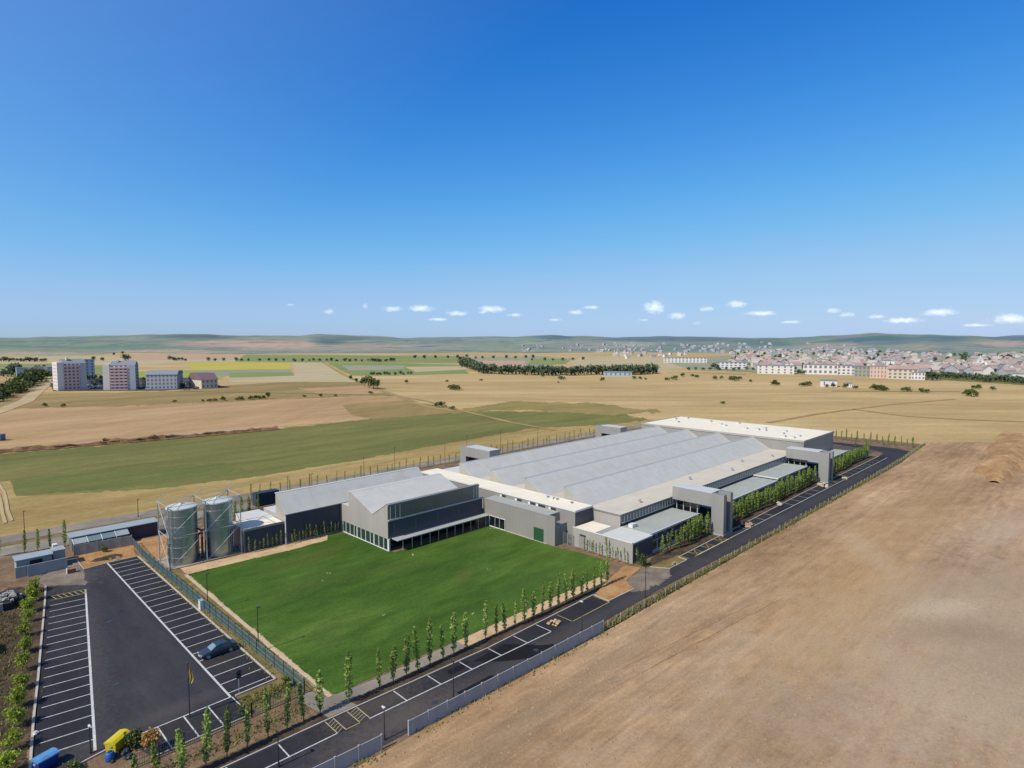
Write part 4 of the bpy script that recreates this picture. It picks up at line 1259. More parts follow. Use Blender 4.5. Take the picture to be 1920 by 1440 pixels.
def bar(p, q, r_=0.055, nm='brace'):
    b = MB(); b.tube(p, q, r_, n=6)
    part(nm, b, M['steel'], fr)
for z in (6.0, Hf):
    for y in ys_:
        for x0, x1 in zip(xs, xs[1:]):
            bar((x0, y, z), (x1, y, z), 0.06, 'beam')
    for x in xs:
        bar((x, ys_[0], z), (x, ys_[1], z), 0.06, 'beam')
for z0, z1 in ((0.2, 6.0), (6.0, Hf)):
    for y in ys_:
        bar((xs[0], y, z0), (xs[1], y, z1)); bar((xs[1], y, z0), (xs[2], y, z1))
    for x in (xs[0], xs[2]):
        bar((x, ys_[1], z1), (x, ys_[0], z0)); bar((x, ys_[0], z1), (x, ys_[1], z0))
bar((xs[0], ys_[0], Hf), (xs[1], ys_[1], Hf)); bar((xs[1], ys_[0], Hf), (xs[2], ys_[1], Hf))
for x, y in ((31.7, 127.2), (38.2, 127.2), (44.6, 127.2)):
    bar((x, 126.4, Hf), (x + 1.6, 127.4, Hf + 0.9), 0.07, 'outrigger')
# pipework in the gap between the silos
for k, (x, y, z) in enumerate(((38.0, 122.2, 5.6), (38.5, 121.6, 3.6), (37.7, 123.6, 4.4))):
    b = MB(); b.tube((x, y, 0.1), (x, y, z), 0.22, n=8); b.tube((x, y, z), (x + (1.2 if k else -1.0), y + 0.6, z + 0.7), 0.2, n=8)
    part('pipe', b, M['steel_dark'], fr)

# ---------------------------------------------------------------- sheds at the head of the car park
sh = thing('carport_shed', 'long low shed with glazed bays behind the concrete wall at the car park head', 'shed', (20.8, 144, 0))
b = MB(); b.box(20.9, 30.6, 144.6, 147.8, 0, 2.55)
part('wall', b, M['wall_dark'], sh)
b = MB(); b.box(20.6, 36.4, 144.2, 148.2, 2.9, 3.05)
part('roof', b, M['shed_roof'], sh)
for k in range(4):
    x = 21.0 + k * 2.4
    b = MB()
    b.add([(x, 142.6, 2.0), (x + 2.2, 142.6, 2.0), (x + 2.2, 144.5, 2.8), (x, 144.5, 2.8), (x, 142.6, 1.94), (x + 2.2, 142.6, 1.94), (x + 2.2, 144.5, 2.74), (x, 144.5, 2.74)],
          [(0, 1, 2, 3), (7, 6, 5, 4), (0, 4, 5, 1), (1, 5, 6, 2), (2, 6, 7, 3), (3, 7, 4, 0)])
    g_ = part('glass_roof', b, M['glass_pale'] if k % 3 else M['shed_roof'], sh)
    b = MB(); b.tube((x - 0.1, 142.6, 0), (x - 0.1, 142.6, 2.0), 0.07); b.tube((x - 0.1, 142.6, 2.0), (x - 0.1, 144.5, 2.82), 0.07)
    part('post', b, M['white_trim'], sh)
b = MB(); b.box(30.65, 36.2, 144.6, 148.0, 0, 2.9)
part('dark_store', b, plain('plum_cladding', (70, 58, 78), 0.7, 0.1, 0.8), sh)

def wall_of(name, label, pts, h, mat, post_gap=2.5, cat='wall', thick=0.1, postw=0.18, gap_z=0.0):
    t = thing(name, label, cat, (pts[0][0], pts[0][1], 0))
    for p, q in zip(pts, pts[1:]):
        l = math.hypot(q[0] - p[0], q[1] - p[1])
        k = max(1, round(l / post_gap))
        d = ((q[0] - p[0]) / l, (q[1] - p[1]) / l)
        nn = (-d[1], d[0])
        for i in range(k):
            a0, a1 = l * i / k + postw / 2 + 0.005, l * (i + 1) / k - postw / 2 - 0.005
            b = MB()
            P0 = (p[0] + d[0] * a0, p[1] + d[1] * a0); P1 = (p[0] + d[0] * a1, p[1] + d[1] * a1)
            hh = h * random.uniform(0.985, 1.01)
            b.prism_z([(P0[0] - nn[0] * thick / 2, P0[1] - nn[1] * thick / 2), (P1[0] - nn[0] * thick / 2, P1[1] - nn[1] * thick / 2), (P1[0] + nn[0] * thick / 2, P1[1] + nn[1] * thick / 2), (P0[0] + nn[0] * thick / 2, P0[1] + nn[1] * thick / 2)], gap_z, hh)
            part('panel', b, mat, t)
        for i in range(k + 1):
            c = (p[0] + d[0] * l * i / k, p[1] + d[1] * l * i / k)
            b = MB(); b.box(c[0] - postw / 2, c[0] + postw / 2, c[1] - postw / 2, c[1] + postw / 2, 0, h + 0.08)
            part('post', b, mat, t)
    return t
wall_of('concrete_wall', 'weathered concrete panel wall in front of the glazed shed at the car park head', [(20.7, 141.6), (30.3, 140.6)], 2.1, M['concrete'], 1.9)
wall_of('concrete_wall', 'blue grey concrete panel wall along the road, long run beside the poplars', [(35.5, 50.75), (68.8, 49.7)], 1.65, M['concrete_blue'], 2.55)
wall_of('concrete_wall', 'blue grey concrete panel wall along the road, short run at the bottom edge of the photo', [(12.0, 52.2), (32.2, 50.9)], 1.65, M['concrete_blue'], 2.55)

gh = thing('gate_house', 'small pale blue flat-roofed guard cabin behind a concrete screen beside the car park entry', 'guard cabin', (11.4, 136, 0))
b = MB(); b.box(11.5, 16.6, 136.3, 139.3, 0, 2.75)
part('wall', b, M['concrete_blue'], gh)
b = MB(); b.box(11.3, 16.8, 136.0, 139.5, 2.753, 2.95)
part('roof', b, M['shed_roof'], gh)
b = MB(); b.box(13.4, 15.2, 136.2, 136.29, 1.3, 2.4)
part('window', b, M['glass_dark'], gh)
b = MB(); b.box(16.9, 18.7, 137.0, 139.6, 0, 3.0); b.box(16.8, 18.8, 136.9, 139.7, 3.0, 3.12)
part('side_box', b, M['concrete_blue'], gh)
b = MB(); b.box(11.2, 12.85, 135.1, 135.3, 0, 1.95); b.box(12.86, 18.6, 134.5, 134.7, 0, 2.1)
part('screen_wall', b, M['concrete_blue'], gh)
b = MB(); b.box(17.3, 18.0, 140.0, 141.2, 0, 3.4)
part('vent_hood', b, M['white_trim'], gh)

# dark blue container standing behind the storage hall
cn = thing('storage_container', 'dark blue steel container showing left of the storage hall roof', 'container', (60, 152, 0))
b = MB(); b.box(60.0, 66.0, 151.0, 153.4, 0.3, 3.4)
for k in range(24):
    b.box(60.1 + k * 0.25, 60.2 + k * 0.25, 150.95, 151.0, 0.5, 3.2)
part('body', b, plain('container_blue', (42, 56, 78), 0.6, 0.1, 1.0), cn)
for x in (60.1, 65.7):
    b = MB(); b.box(x, x + 0.2, 151, 153.4, 0, 0.3)
    part('foot', b, M['steel_dark'], cn)
cn2 = thing('storage_container', 'blue grey container lying at the left edge of the brown stubble field', 'container', (22, 336, 0), R(-45))
b = MB(); b.box(-6, 6, -1.2, 1.2, 0.2, 2.6)
for k in range(40):
    b.box(-5.9 + k * 0.3, -5.78 + k * 0.3, -1.26, -1.2, 0.4, 2.4)
part('body', b, plain('container_teal', (92, 116, 132), 0.6, 0.1, 1.0), cn2)
b = MB(); b.box(-5.9, -5.7, -1.1, 1.1, 0, 0.2); b.box(5.7, 5.9, -1.1, 1.1, 0, 0.2)
part('foot', b, M['steel_dark'], cn2)
# ---------------------------------------------------------------- plants
def poplar_proto(name, h, wide, n, seed, sparse=False):
    random.seed(seed)
    t = thing(name, 'slender young poplar', 'tree')
    lean = (random.uniform(-.12, .25), random.uniform(-.15, .1))
    b = MB()
    b.tube((0, 0, 0), (lean[0] * .3, lean[1] * .3, h * .5), 0.06, 0.04, 5)
    b.tube((lean[0] * .3, lean[1] * .3, h * .5), (lean[0], lean[1], h * .97), 0.04, 0.015, 5)
    for k in range(7):
        z = h * (0.22 + 0.1 * k); a = random.uniform(0, 6.28)
        b.tube((lean[0] * z / h, lean[1] * z / h, z), (lean[0] * z / h + math.cos(a) * wide * .5, lean[1] * z / h + math.sin(a) * wide * .5, z + h * .12), 0.02, 0.008, 4)
    b.build('trunk', M['wood'], t)
    b = MB()
    for k in range(n):
        u = random.random() ** 0.85
        z = h * (0.12 + 0.88 * u)
        prof = wide * (0.45 + 0.75 * math.sin(math.pi * min(1, u * 0.85 + 0.12)) ** 1.2) * (0.65 + 0.5 * math.sin(z * 4.3 + seed) ** 2)
        if u > 0.9: prof *= 0.55
        a, r_ = random.uniform(0, 6.28), prof * math.sqrt(random.random()) * .62
        c = (lean[0] * (z / h) ** 2 + math.cos(a) * r_, lean[1] * (z / h) ** 2 + math.sin(a) * r_, z)
        b.leaf(c, 0.16 if not sparse else 0.14)
    b.build('crown', M['poplar'], t)
    return t
POP = [poplar_proto('poplar_tree', h, w, n, s) for h, w, n, s in ((5.5, .54, 380, 1), (5.2, .72, 460, 2), (5.0, .62, 380, 3), (5.9, .58, 400, 4), (5.2, .48, 300, 8), (5.6, .70, 430, 9), (4.6, .44, 240, 10))]
THIN = [poplar_proto('poplar_tree', h, w, n, s, True) for h, w, n, s in ((3.3, .36, 90, 5), (3.8, .42, 110, 6), (4.4, .42, 130, 7))]
_first = set()
def plant(protos, loc, label, group, smin=.9, smax=1.1, seedrot=True):
    p = random.choice(protos)
    rz = random.uniform(0, 6.28)
    s = random.uniform(smin, smax)
    if p not in _first:
        _first.add(p)
        p.location, p.rotation_euler, p.scale = loc, (random.gauss(0, .035), random.gauss(0, .035), rz), (s, s, s)
        p['label'], p['group'] = label, group
        return p
    c = dup(p, loc, rz, (s * random.uniform(.85, 1.15), s * random.uniform(.85, 1.15), s), label, group=group)
    c.rotation_euler.x, c.rotation_euler.y = random.gauss(0, .035), random.gauss(0, .035)
    return c
random.seed(21)
LB = 'slender young poplar in the row between the lawn and the lay-by road'
for k, x in enumerate([33.9, 37.9, 39.9, 41.8, 43.5, 45.5, 47.5, 49.5, 51.6, 55.1, 57.1, 58.8, 60.7, 62.7, 64.6, 66.6, 68.5, 70.3, 72.1, 74.0, 75.8, 77.6, 79.4, 81.2, 83.0]):
    lab = LB if x > 34 else 'lone slender poplar at the sharp front corner of the lawn'
    plant(POP, (x, 60.3 - (x - 34) * 0.022 + random.gauss(0, .08), 0), lab, 'poplars beside the lawn', .80 if x > 52 else .90, 1.0 if x > 52 else 1.12)
for x in (12.4, 14.4, 16.4, 18.5, 20.5, 22.5, 24.7, 26.7, 28.7, 30.6):
    plant(POP, (x, 60.9 + random.gauss(0, .06), 0), 'slender poplar in the short row between the car park fence and the road', 'poplars below the car park', .92, 1.06)
for lo, hi, lab in ((108.5, 121, 'poplar in the dense row in front of the glazed terrace wing'), (127.2, 188.5, 'poplar in the long dense row between the two portals'), (195.5, 243, 'poplar in the dense row beyond the far portal')):
    x = lo
    while x < hi:
        plant(POP, (x, 59.4 + random.gauss(0, .25), 0), lab, 'poplars along the factory road front', .82, 1.0)
        x += random.uniform(1.1, 1.5)
    x = lo + 0.5
    while x < hi - 1:
        plant(POP, (x, 60.6 + random.gauss(0, .2), 0), lab, 'poplars along the factory road front', .7, .95)
        x += random.uniform(1.9, 2.9)
for x in (101.6, 103.0, 104.4, 105.9, 107.2):
    plant(THIN, (x, 60.2 + random.gauss(0, .2), 0), 'thin bare-stemmed sapling by the glazed terrace near the corner block', 'saplings by the corner block')
for k, y in enumerate((72.2, 70.9, 69.9, 68.4, 66.6, 65.2, 63.9, 62.4)):
    plant(THIN, (93.3 - .02 * k, y, 0), 'thin dark sapling planted against the pale front of the corner block', 'saplings by the corner block', .8, 1.0)
plant(THIN, (94.6, 60.6, 0), 'sapling growing up the dark road face of the corner block', 'saplings by the corner block')
for k in range(14):
    plant(THIN, (54.0 + k * .8, 117.9 + random.gauss(0, .12), 0), 'thin sapling against the shaded wall of the storage hall', 'saplings by the storage hall', .5, .85)
for k in range(8):
    plant(THIN, (45.6 + k * .9, 118.6 + random.gauss(0, .12), 0), 'thin sapling against the dark pump house wall', 'saplings by the pump house', .5, .8)
for x, y in ((10.2, 151.2), (14.1, 150.6), (16.1, 149.9), (18.1, 150.1), (20.4, 149.4)):
    plant(POP, (x, y, 0), 'narrow young poplar behind the gate house beside the grey rear road', 'poplars behind the gate house', .8, .95)
for x, y in ((51.0, 141.5), (53.6, 143.6), (55.5, 144.0), (58.1, 145.3)):
    plant(POP, (x, y, 0), 'narrow poplar beside the dark blue container left of the storage hall', 'poplars by the container', .85, 1.0)
x = 62.0
while x < 228:
    plant(THIN, (x, 159.0 + random.gauss(0, .4), 0), 'small sapling in the far boundary row behind the factory', 'saplings along the far boundary', .8, 1.1)
    x += random.uniform(2.4, 3.3)
y = 52.5
while y < 128:
    plant(POP if y < 84 else THIN, (278.5 + random.gauss(0, .5), y, 0), 'young poplar in the end row beyond the rear warehouse', 'poplars at the far end of the site', .7, .95)
    y += random.uniform(1.8, 2.5)
for x in (262, 264.5, 267, 270, 272.5, 275):
    plant(POP, (x, 62 + random.uniform(-2, 8), 0), 'young poplar in the end row beyond the rear warehouse', 'poplars at the far end of the site', .6, .8)
for p in POP + THIN:
    assert p in _first

def shrub_proto(name, label, h, rad, n, size, mat, seed, trunk=True, flat=1.0, cat='tree', clumps=10, leafsink=0.0):
    random.seed(seed)
    t = thing(name, label, cat)
    b = MB()
    top = h - rad * flat
    b.tube((0, 0, 0), (.05, .02, max(.2, top)), 0.03 * h, 0.018 * h, 6)
    cs = []
    for k in range(clumps):
        a = random.uniform(0, 6.28); e = random.uniform(-.8, 1.0)
        rr_ = rad * .62 * math.sqrt(1 - min(.95, abs(e)) ** 2)
        c = (math.cos(a) * rr_ * random.uniform(.5, 1), math.sin(a) * rr_ * random.uniform(.5, 1), top + e * rad * flat * .62)
        cs.append(c)
        b.tube((.05, .02, max(.15, top * .7)), c, 0.012 * h, 0.005 * h, 4)
    b.build('trunk', M['wood'], t)
    b = MB()
    for k in range(n):
        c = random.choice(cs)
        q = rad * .48
        v = (random.gauss(0, .5), random.gauss(0, .5), random.gauss(0, .45))
        b.leaf((c[0] + v[0] * q, c[1] + v[1] * q, max(.1, c[2] + v[2] * q * flat)), size)
    b.build('crown', mat, t)
    return t
SHR = [shrub_proto('shrub_tree', 'round yellow-green young tree', 2.7, 1.2, 620, .16, M['shrub'], s) for s in (31, 32, 33)]
random.seed(41)
for k, (x, y) in enumerate([(4.6, 73.4), (5.3, 77.8), (6.0, 82.3), (6.6, 86.4), (7.3, 91.1), (8.1, 96.0), (8.8, 101.4), (9.6, 107.2), (10.4, 112.4), (11.1, 116.6), (12.0, 121.4), (12.8, 125.4)]):
    plant(SHR, (x, y, 0.1), 'round yellow-green young tree in the bed along the left edge of the car park', 'young trees left of the car park', .78, .98)
GRN = shrub_proto('green_shrub', 'bushy green shrub spreading between the yellow container and the dry tree', 2.0, 1.25, 560, .15, M['tree'], 35, cat='shrub', flat=.8)
GRN['label'] = 'bushy green shrub between the yellow waste container and the dry orange tree'
GRN.location = (14.4, 69.4, 0); _first.add(GRN)
dup(GRN, (9.0, 69.6, 0), 1.2, (1.0, .7, .55), 'low green shrub bed patch beside the blue waste container')
dup(GRN, (25.4, 139.9, 0), 2.2, (.8, .5, .6), 'pale green bush growing against the concrete wall at the car park head')
dup(GRN, (30.2, 68.6, 0), .4, (.55, .55, .8), 'light green shrub at the fence corner near the sharp lawn end')
dup(GRN, (24.2, 66.9, 0), .9, (.6, .6, .7), 'yellow-green bush where the white bay line meets the weedy strip')
dup(GRN, (118.4, 61.0, 0), .9, (.9, .9, 1.5), 'broad dark green bush beside the leg of the nearest portal')
dup(GRN, (94.6, 59.6, 0), .3, (.8, .8, 1.2), 'dark green conical bush at the road corner of the corner block')
DRY = shrub_proto('dry_tree', 'withered tree with dry orange leaves at the foot of the car park', 2.5, 1.05, 700, .16, M['tree_dry'], 36)
DRY.location = (15.3, 66.9, 0)

# field trees, hedges and far woods
def tree_proto(name, h, rad, n, size, mat, seed, flat=.9):
    return shrub_proto(name, 'field tree', h, rad, n, size, mat, seed, flat=flat, clumps=14)
FT = [tree_proto('field_tree', 8, 3.4, 300, .62, M['tree'], 51), tree_proto('field_tree', 7, 3.6, 300, .62, M['tree'], 52, .75), tree_proto('field_tree', 9, 3.2, 300, .62, M['tree'], 53, 1.1)]
FB = [tree_proto('field_bush', 3.2, 2.6, 180, .5, M['tree'], 54, .6), tree_proto('field_bush', 2.8, 3.0, 180, .5, M['tree'], 55, .45)]
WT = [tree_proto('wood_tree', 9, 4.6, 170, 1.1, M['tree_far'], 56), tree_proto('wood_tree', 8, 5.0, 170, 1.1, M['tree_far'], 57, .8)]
for p in FB:
    p['category'] = 'bush'
random.seed(61)
def at_px(protos, px, py, hpx, label, group, hproto=8.0, s=None):
    x, y = W(px, py)
    d = math.hypot(x, y)
    s = s or hpx / FOC * d / hproto
    return plant(protos, (x, y, -.1), label, group, s * .95, s * 1.05)
for px, py, h in ((657, 712, 10), (668, 718, 9)):
    at_px(FT, px, py, h, 'tree beside the field track, up the slope from the big clump', 'trees along the field track')
for px, py, h in ((683, 724, 18), (692, 728, 24), (700, 729, 25), (708, 730, 18), (678, 722, 12)):
    at_px(FT, px, py, h, 'tree in the largest clump beside the field track', 'clump of trees on the field track')
LONE = [(855, 731, 11, FB, 'dark round bush pair standing alone in the straw field right of the track'), (847, 730, 9, FB, 'smaller bush touching the dark round pair in the straw field'), (823, 763, 11, FB, 'broad dark bush beside the track junction on the meadow edge'), (848, 767, 6, FB, 'low bush just right of the broad bush at the track junction'),
        (601, 745, 9, FT, 'small lone tree on the ridge line of the brown stubble'), (571, 744, 4, FB, 'tiny bush left of the lone tree on the brown stubble'), (629, 743, 4, FB, 'tiny bush right of the lone tree on the brown stubble'), (502, 748, 13, FT, 'rounded tree ending the dark hedge in the stubble field'),
        (762, 719, 9, FT, 'round lone tree just right of the big track clump'), (838, 716, 4, FB, 'tiny tree on the straw field left of the windbreak'), (902, 714, 4, FB, 'low bush below the windbreak bend'), (695, 738, 5, FB, 'small bush on the stubble edge below the big clump'),
        (1355, 757, 5, FB, 'low dark bush alone in the wide straw field above the warehouse'), (119, 763, 5, FB, 'small olive bush in the stubble, right of a fainter one'), (84, 762, 5, FB, 'faint olive bush in the stubble near the lane'), (327, 754, 4, FB, 'flat dark bush left of the hedge line'),
        (1053, 712, 8, FB, 'roundish bush below the long windbreak'), (1130, 714, 6, FB, 'dark bush left of the low pale shed'), (1047, 718, 3, FB, 'flat small bush below the windbreak'), (979, 700, 6, FB, 'dark bush at the foot of the windbreak'), (1018, 706, 4, FB, 'small dark shrub below the pale hut')]
for px, py, h, pr, lab in LONE:
    at_px(pr, px, py, h, lab, None or 'lone field trees', 8.0 if pr is FT else 3.0)
for px, py, h in ((380, 753, 4), (392, 753, 5), (404, 752, 5), (418, 751, 7), (446, 750, 5), (452, 750, 6), (470, 749, 6), (478, 748, 7), (486, 748, 6), (494, 748, 6)):
    at_px(FB, px, py, h, 'dark bush of the broken hedge crossing the stubble', 'broken hedge in the stubble', 3.0)
RIGHT = [(1452, 722, 8), (1459, 722, 6), (1504, 724, 7), (1516, 723, 8), (1550, 726, 5), (1562, 726, 6), (1586, 727, 7), (1605, 729, 5), (1640, 731, 8), (1648, 731, 9), (1655, 732, 7), (1662, 732, 5), (1694, 733, 5), (1701, 734, 7), (1727, 735, 6), (1736, 736, 6), (1812, 742, 8), (1822, 743, 10), (1825, 728, 5), (1834, 729, 6), (1861, 731, 5), (1250, 713, 6), (1265, 712, 8), (1298, 706, 5), (1306, 708, 6), (1340, 711, 6), (1353, 710, 5), (1370, 712, 6), (1378, 714, 9), (1386, 711, 6), (1407, 716, 4), (1190, 711, 5), (1200, 711, 5), (1210, 712, 4)]
for px, py, h in RIGHT:
    at_px(FB, px, py, h, 'dark bush in the scattered line across the straw field before the town', 'bushes before the town', 3.0)
# windbreak belt
for k in range(12):
    t = k / 11
    at_px(WT, 866 + 40 * t, 686 + 14 * t, 20, 'tree in the slanting end of the dark windbreak belt', 'windbreak belt', 9)
for k in range(40):
    t = k / 39
    at_px(WT, 908 + 262 * t + random.gauss(0, 1), 700 + 3 * math.sin(t * 3) + random.gauss(0, .5), random.uniform(16, 21), 'tree in the long straight part of the dark windbreak belt', 'windbreak belt', 9)
for k in range(14):
    t = k / 13
    at_px(WT, 1168 + 60 * t, 703 - 3 * t + random.gauss(0, .6), random.uniform(15, 21), 'tree in the bushy right end of the windbreak belt', 'windbreak belt', 9)
# rows on the far field edges, hedge by hedge
for lab, rows in (('tree in the far hedge row behind the yellow field', [(392, 548, 677, 11)]), ('tree in the far hedge row above the green crop', [(555, 680, 678, 12), (690, 740, 678, 9)]), ('tree in the dark copse right of the big clump', [(696, 730, 703, 8), (742, 770, 702, 5)]), ('tree in the hedge row left of the towers', [(0, 84, 678, 14)]), ('tree in the hedge near the pale block', [(320, 346, 676, 6)]), ('tree on the far field edge before the hill villages', [(780, 1000, 672, 13), (1000, 1090, 676, 6)]), ('tree on the field edge between windbreak and town', [(1290, 1440, 694, 12)])):
    for x0, x1, y, n_ in rows:
        for k in range(n_):
            at_px(WT, x0 + (x1 - x0) * (k + random.uniform(-.3, .3)) / max(1, n_ - 1), y + random.gauss(0, .5), random.uniform(5, 8), lab, lab.replace('tree', 'trees', 1), 9)
for px, py, h in ((30, 706, 22), (22, 706, 16), (38, 706, 14), (8, 706, 12), (50, 705, 9)):
    at_px(WT, px, py, h, 'tall dark tree left of the pale long block', 'trees by the pale long block', 9)
for k in range(34):
    t = k / 33
    at_px(FB, -14 + 92 * t + random.gauss(0, 5), 757 - 45 * t + random.gauss(0, 2) - 4, random.uniform(11, 17), 'leafy tree in the avenue along the lane left of the towers', 'avenue along the lane', 3.0)
for px, py, h in ((176, 676, 7), (192, 677, 7), (236, 676, 12), (214, 666, 5), (230, 664, 5), (1280, 706, 8)):
    at_px(WT, px, py, h, 'dark tree showing beyond the apartment towers', 'trees beyond the towers', 9)
for px, py, h in ((1340, 692, 14), (1345, 693, 9), (1740, 712, 14), (1748, 713, 16), (1757, 713, 13), (1498, 701, 8), (1505, 702, 7), (1648, 708, 7), (1695, 708, 7)):
    at_px(WT, px, py, h, 'bushy green tree at the near edge of the town', 'trees at the edge of the town', 9)
for k in range(28):
    t = k / 27
    at_px(WT, 1766 + 175 * t, 708 + 12 * t + random.gauss(0, 1.2), random.uniform(8, 12), 'tree in the green belt at the right edge of the town', 'green belt of the town', 9)

# weeds and dry grass along the wire fence and under the walls
random.seed(71)
def tufts(name, pts, n, h, spread):
    b = MB()
    for k in range(n):
        (p, q) = random.choice(pts)
        t = random.random()
        x = p[0] + (q[0] - p[0]) * t + random.gauss(0, spread)
        y = p[1] + (q[1] - p[1]) * t + random.gauss(0, spread)
        a = random.uniform(0, 6.28)
        hh = h * random.uniform(.5, 1.3)
        w_ = hh * .28
        lx, ly = random.gauss(0, hh * .3), random.gauss(0, hh * .3)
        b.add([(x - math.cos(a) * w_, y - math.sin(a) * w_, 0), (x + math.cos(a) * w_, y + math.sin(a) * w_, 0), (x + lx, y + ly, hh)], [(0, 1, 2)])
    return stuff(b.build(name, M['grass_blade']))
tufts('weeds', [((69, 50.2), (110, 49.9)), ((110, 49.9), (190, 49.2)), ((190, 49.2), (290, 50.4))], 5200, .55, .3)
tufts('weeds', [((36, 51.0), (69, 50.1))], 500, .5, .2)
tufts('grass', [((36, 50.2), (69, 49.2)), ((12, 51.4), (32, 50.3))], 500, .35, .35)
tufts('weeds', [((3, 74), (10, 124)), ((1, 70), (6, 112))], 2600, .4, 1.6)
tufts('grass', [((25.5, 68.5), (30.5, 68.5)), ((30.2, 72), (30.2, 130)), ((14, 63.5), (30, 63))], 2200, .35, .7)

# ---------------------------------------------------------------- fences
def bar_fence(name, label, pts, h, mat, step=2.5, pitch=.19, w=.04):
    t = thing(name, label, 'fence', (pts[0][0], pts[0][1], 0))
    for p, q in zip(pts, pts[1:]):
        l = math.hypot(q[0] - p[0], q[1] - p[1])
        k = max(1, round(l / step))
        d = ((q[0] - p[0]) / l, (q[1] - p[1]) / l)
        for i in range(k):
            b = MB()
            a0, a1 = l * i / k, l * (i + 1) / k
            s_ = a0 + .1
            while s_ < a1 - .05:
                c = (p[0] + d[0] * s_, p[1] + d[1] * s_)
                b.box(c[0] - w / 2, c[0] + w / 2, c[1] - w / 2, c[1] + w / 2, .08, h - .05)
                s_ += pitch
            for z in (.3, h * .5, h - .15):
                P0 = (p[0] + d[0] * (a0 + .05), p[1] + d[1] * (a0 + .05), z); P1 = (p[0] + d[0] * (a1 - .05), p[1] + d[1] * (a1 - .05), z)
                b.tube(P0, P1, .03, n=4)
            b.build('mesh_panel', mat, t)
        for i in range(k + 1):
            c = (p[0] + d[0] * l * i / k, p[1] + d[1] * l * i / k)
            b = MB(); b.box(c[0] - .05, c[0] + .05, c[1] - .05, c[1] + .05, 0, h + .12)
            b.build('post', M['steel_dark'], t)
    return t
bar_fence('mesh_fence', 'blue green metal bar fence between the car park and the lawn', [(30.4, 140.4), (30.0, 131.5), (30.6, 96), (31.0, 79.3), (31.3, 66.2)], 1.75, M['fence'])
bar_fence('mesh_fence', 'grey metal bar fence along the foot of the car park behind the poplars', [(31.2, 65.9), (24.9, 65.7), (13.4, 65.8)], 1.6, M['fence_grey'], pitch=.2, w=.03)
wf = thing('wire_fence', 'long weedy wire fence with thin posts on the far stretch of the road', 'fence', (70, 49.7, 0))
x = 70.0
k = 0
while x < 288:
    y = 49.7 - .0055 * (x - 70) if x < 240 else 48.8 + (x - 240) * .036
    b = MB(); b.box(x - .05, x + .05, y - .05, y + .05, 0, 1.35)
    b.build('post', M['concrete'], wf)
    x2 = x + 3.2
    y2 = 49.7 - .0055 * (x2 - 70) if x2 < 240 else 48.8 + (x2 - 240) * .036
    b = MB()
    for z in (.3, .6, .9, 1.2):
        b.tube((x, y, z), (x2, y2, z), .012, n=3)
    b.build('wire', M['fence_grey'], wf)
    x = x2

# ---------------------------------------------------------------- lamp posts, signs, poles
def lamp(x, y, h, label, arm=(1, 0), head='black'):
    t = thing('street_lamp', label, 'street lamp', (x, y, 0), group=None)
    b = MB(); b.tube((x, y, 0), (x, y, h), .075, .05, 8); b.tube((x, y, 0), (x, y, .5), .11, .1, 8)
    b.build('pole', M['pole'], t)
    b = MB()
    ax, ay = arm
    b.prism_z([(x - .14 * ay - .1 * ax, y - .14 * ax - .1 * ay), (x + .4 * ax - .07 * ay, y + .4 * ay - .07 * ax), (x + .4 * ax + .07 * ay, y + .4 * ay + .07 * ax), (x + .14 * ay - .1 * ax, y + .14 * ax - .1 * ay)], h - .02, h + .08)
    b.build('lamp_head', M['pole'] if head == 'black' else M['white_trim'], t)
    return t
lamp(30.45, 115.4, 6.2, 'dark lamp post on the green fence in front of the silo corner')
lamp(30.75, 97.4, 5.9, 'dark lamp post on the green fence beside the white meter cabinet')
lamp(31.25, 79.4, 6.2, 'dark lamp post on the green fence just below the parked car')
lamp(42.6, 51.9, 4.9, 'dark lamp post behind the concrete wall, left of the black patch on the road', (0, 1))
lamp(64.6, 50.3, 5.6, 'dark lamp post with white head at the far end of the concrete wall', (0, 1), 'white')
lamp(83.0, 51.6, 5.2, 'dark lamp post beside the dusty crossing by the corner block', (0, 1))
lamp(33.2, 51.9, 3.6, 'short lamp post with white head at the gap in the concrete wall', (0, 1), 'white')
lamp(23.6, 55.9, 3.6, 'dark lamp post in the lay-by at the bottom edge of the photo', (0, 1))
lamp(10.95, 71.4, 2.9, 'short dark post with white cap at the foot of the angled bays', (0, 1), 'white')
lamp(131.0, 58.3, 4.2, 'thin lamp post in the poplar row past the nearest portal', (0, -1))
for k, (x, y, h) in enumerate(((15.2, 160.4, 6.2), (36.6, 162.6, 4.2), (73.0, 161.4, 4.0), (80.5, 162.0, 3.6), (98, 162.4, 6.0), (109.5, 162.6, 7.6), (129, 160.9, 6.5), (140, 162, 8.0), (157, 162, 8.0), (178, 162, 7.0))):
    lamp(x, y, h, 'thin dark pole standing along the rear boundary road', (1, 0))['group'] = 'poles along the rear boundary'
# pole with a folded yellow pennant in the car park
t = thing('flag_pole', 'tall dark pole with a hanging yellow pennant at the foot of the car park', 'flag pole', (20.0, 70.6, 0))
b = MB(); b.tube((20, 70.6, 0), (20, 70.6, 6.3), .07, .045, 8); b.lathe([(.12, 6.3), (.1, 6.42), (.01, 6.5)], 20, 70.6, 8)
b.build('pole', M['pole'], t)
b = MB()
rows = []
for j in range(9):
    z = 6.15 - j * .26
    wd = .10 + .50 * (j / 8) ** .8 if j < 7 else .40 - .15 * (j - 7)
    rows.append([(20.05 + wd * u * .8, 70.6 - wd * u * .4 + .10 * math.sin(u * 9 + j * .3), z - .10 * u) for u in (0, .2, .4, .6, .8, 1)])
b.add([v for r_ in rows for v in r_], [(i * 6 + j, i * 6 + j + 1, (i + 1) * 6 + j + 1, (i + 1) * 6 + j) for i in range(8) for j in range(5)])
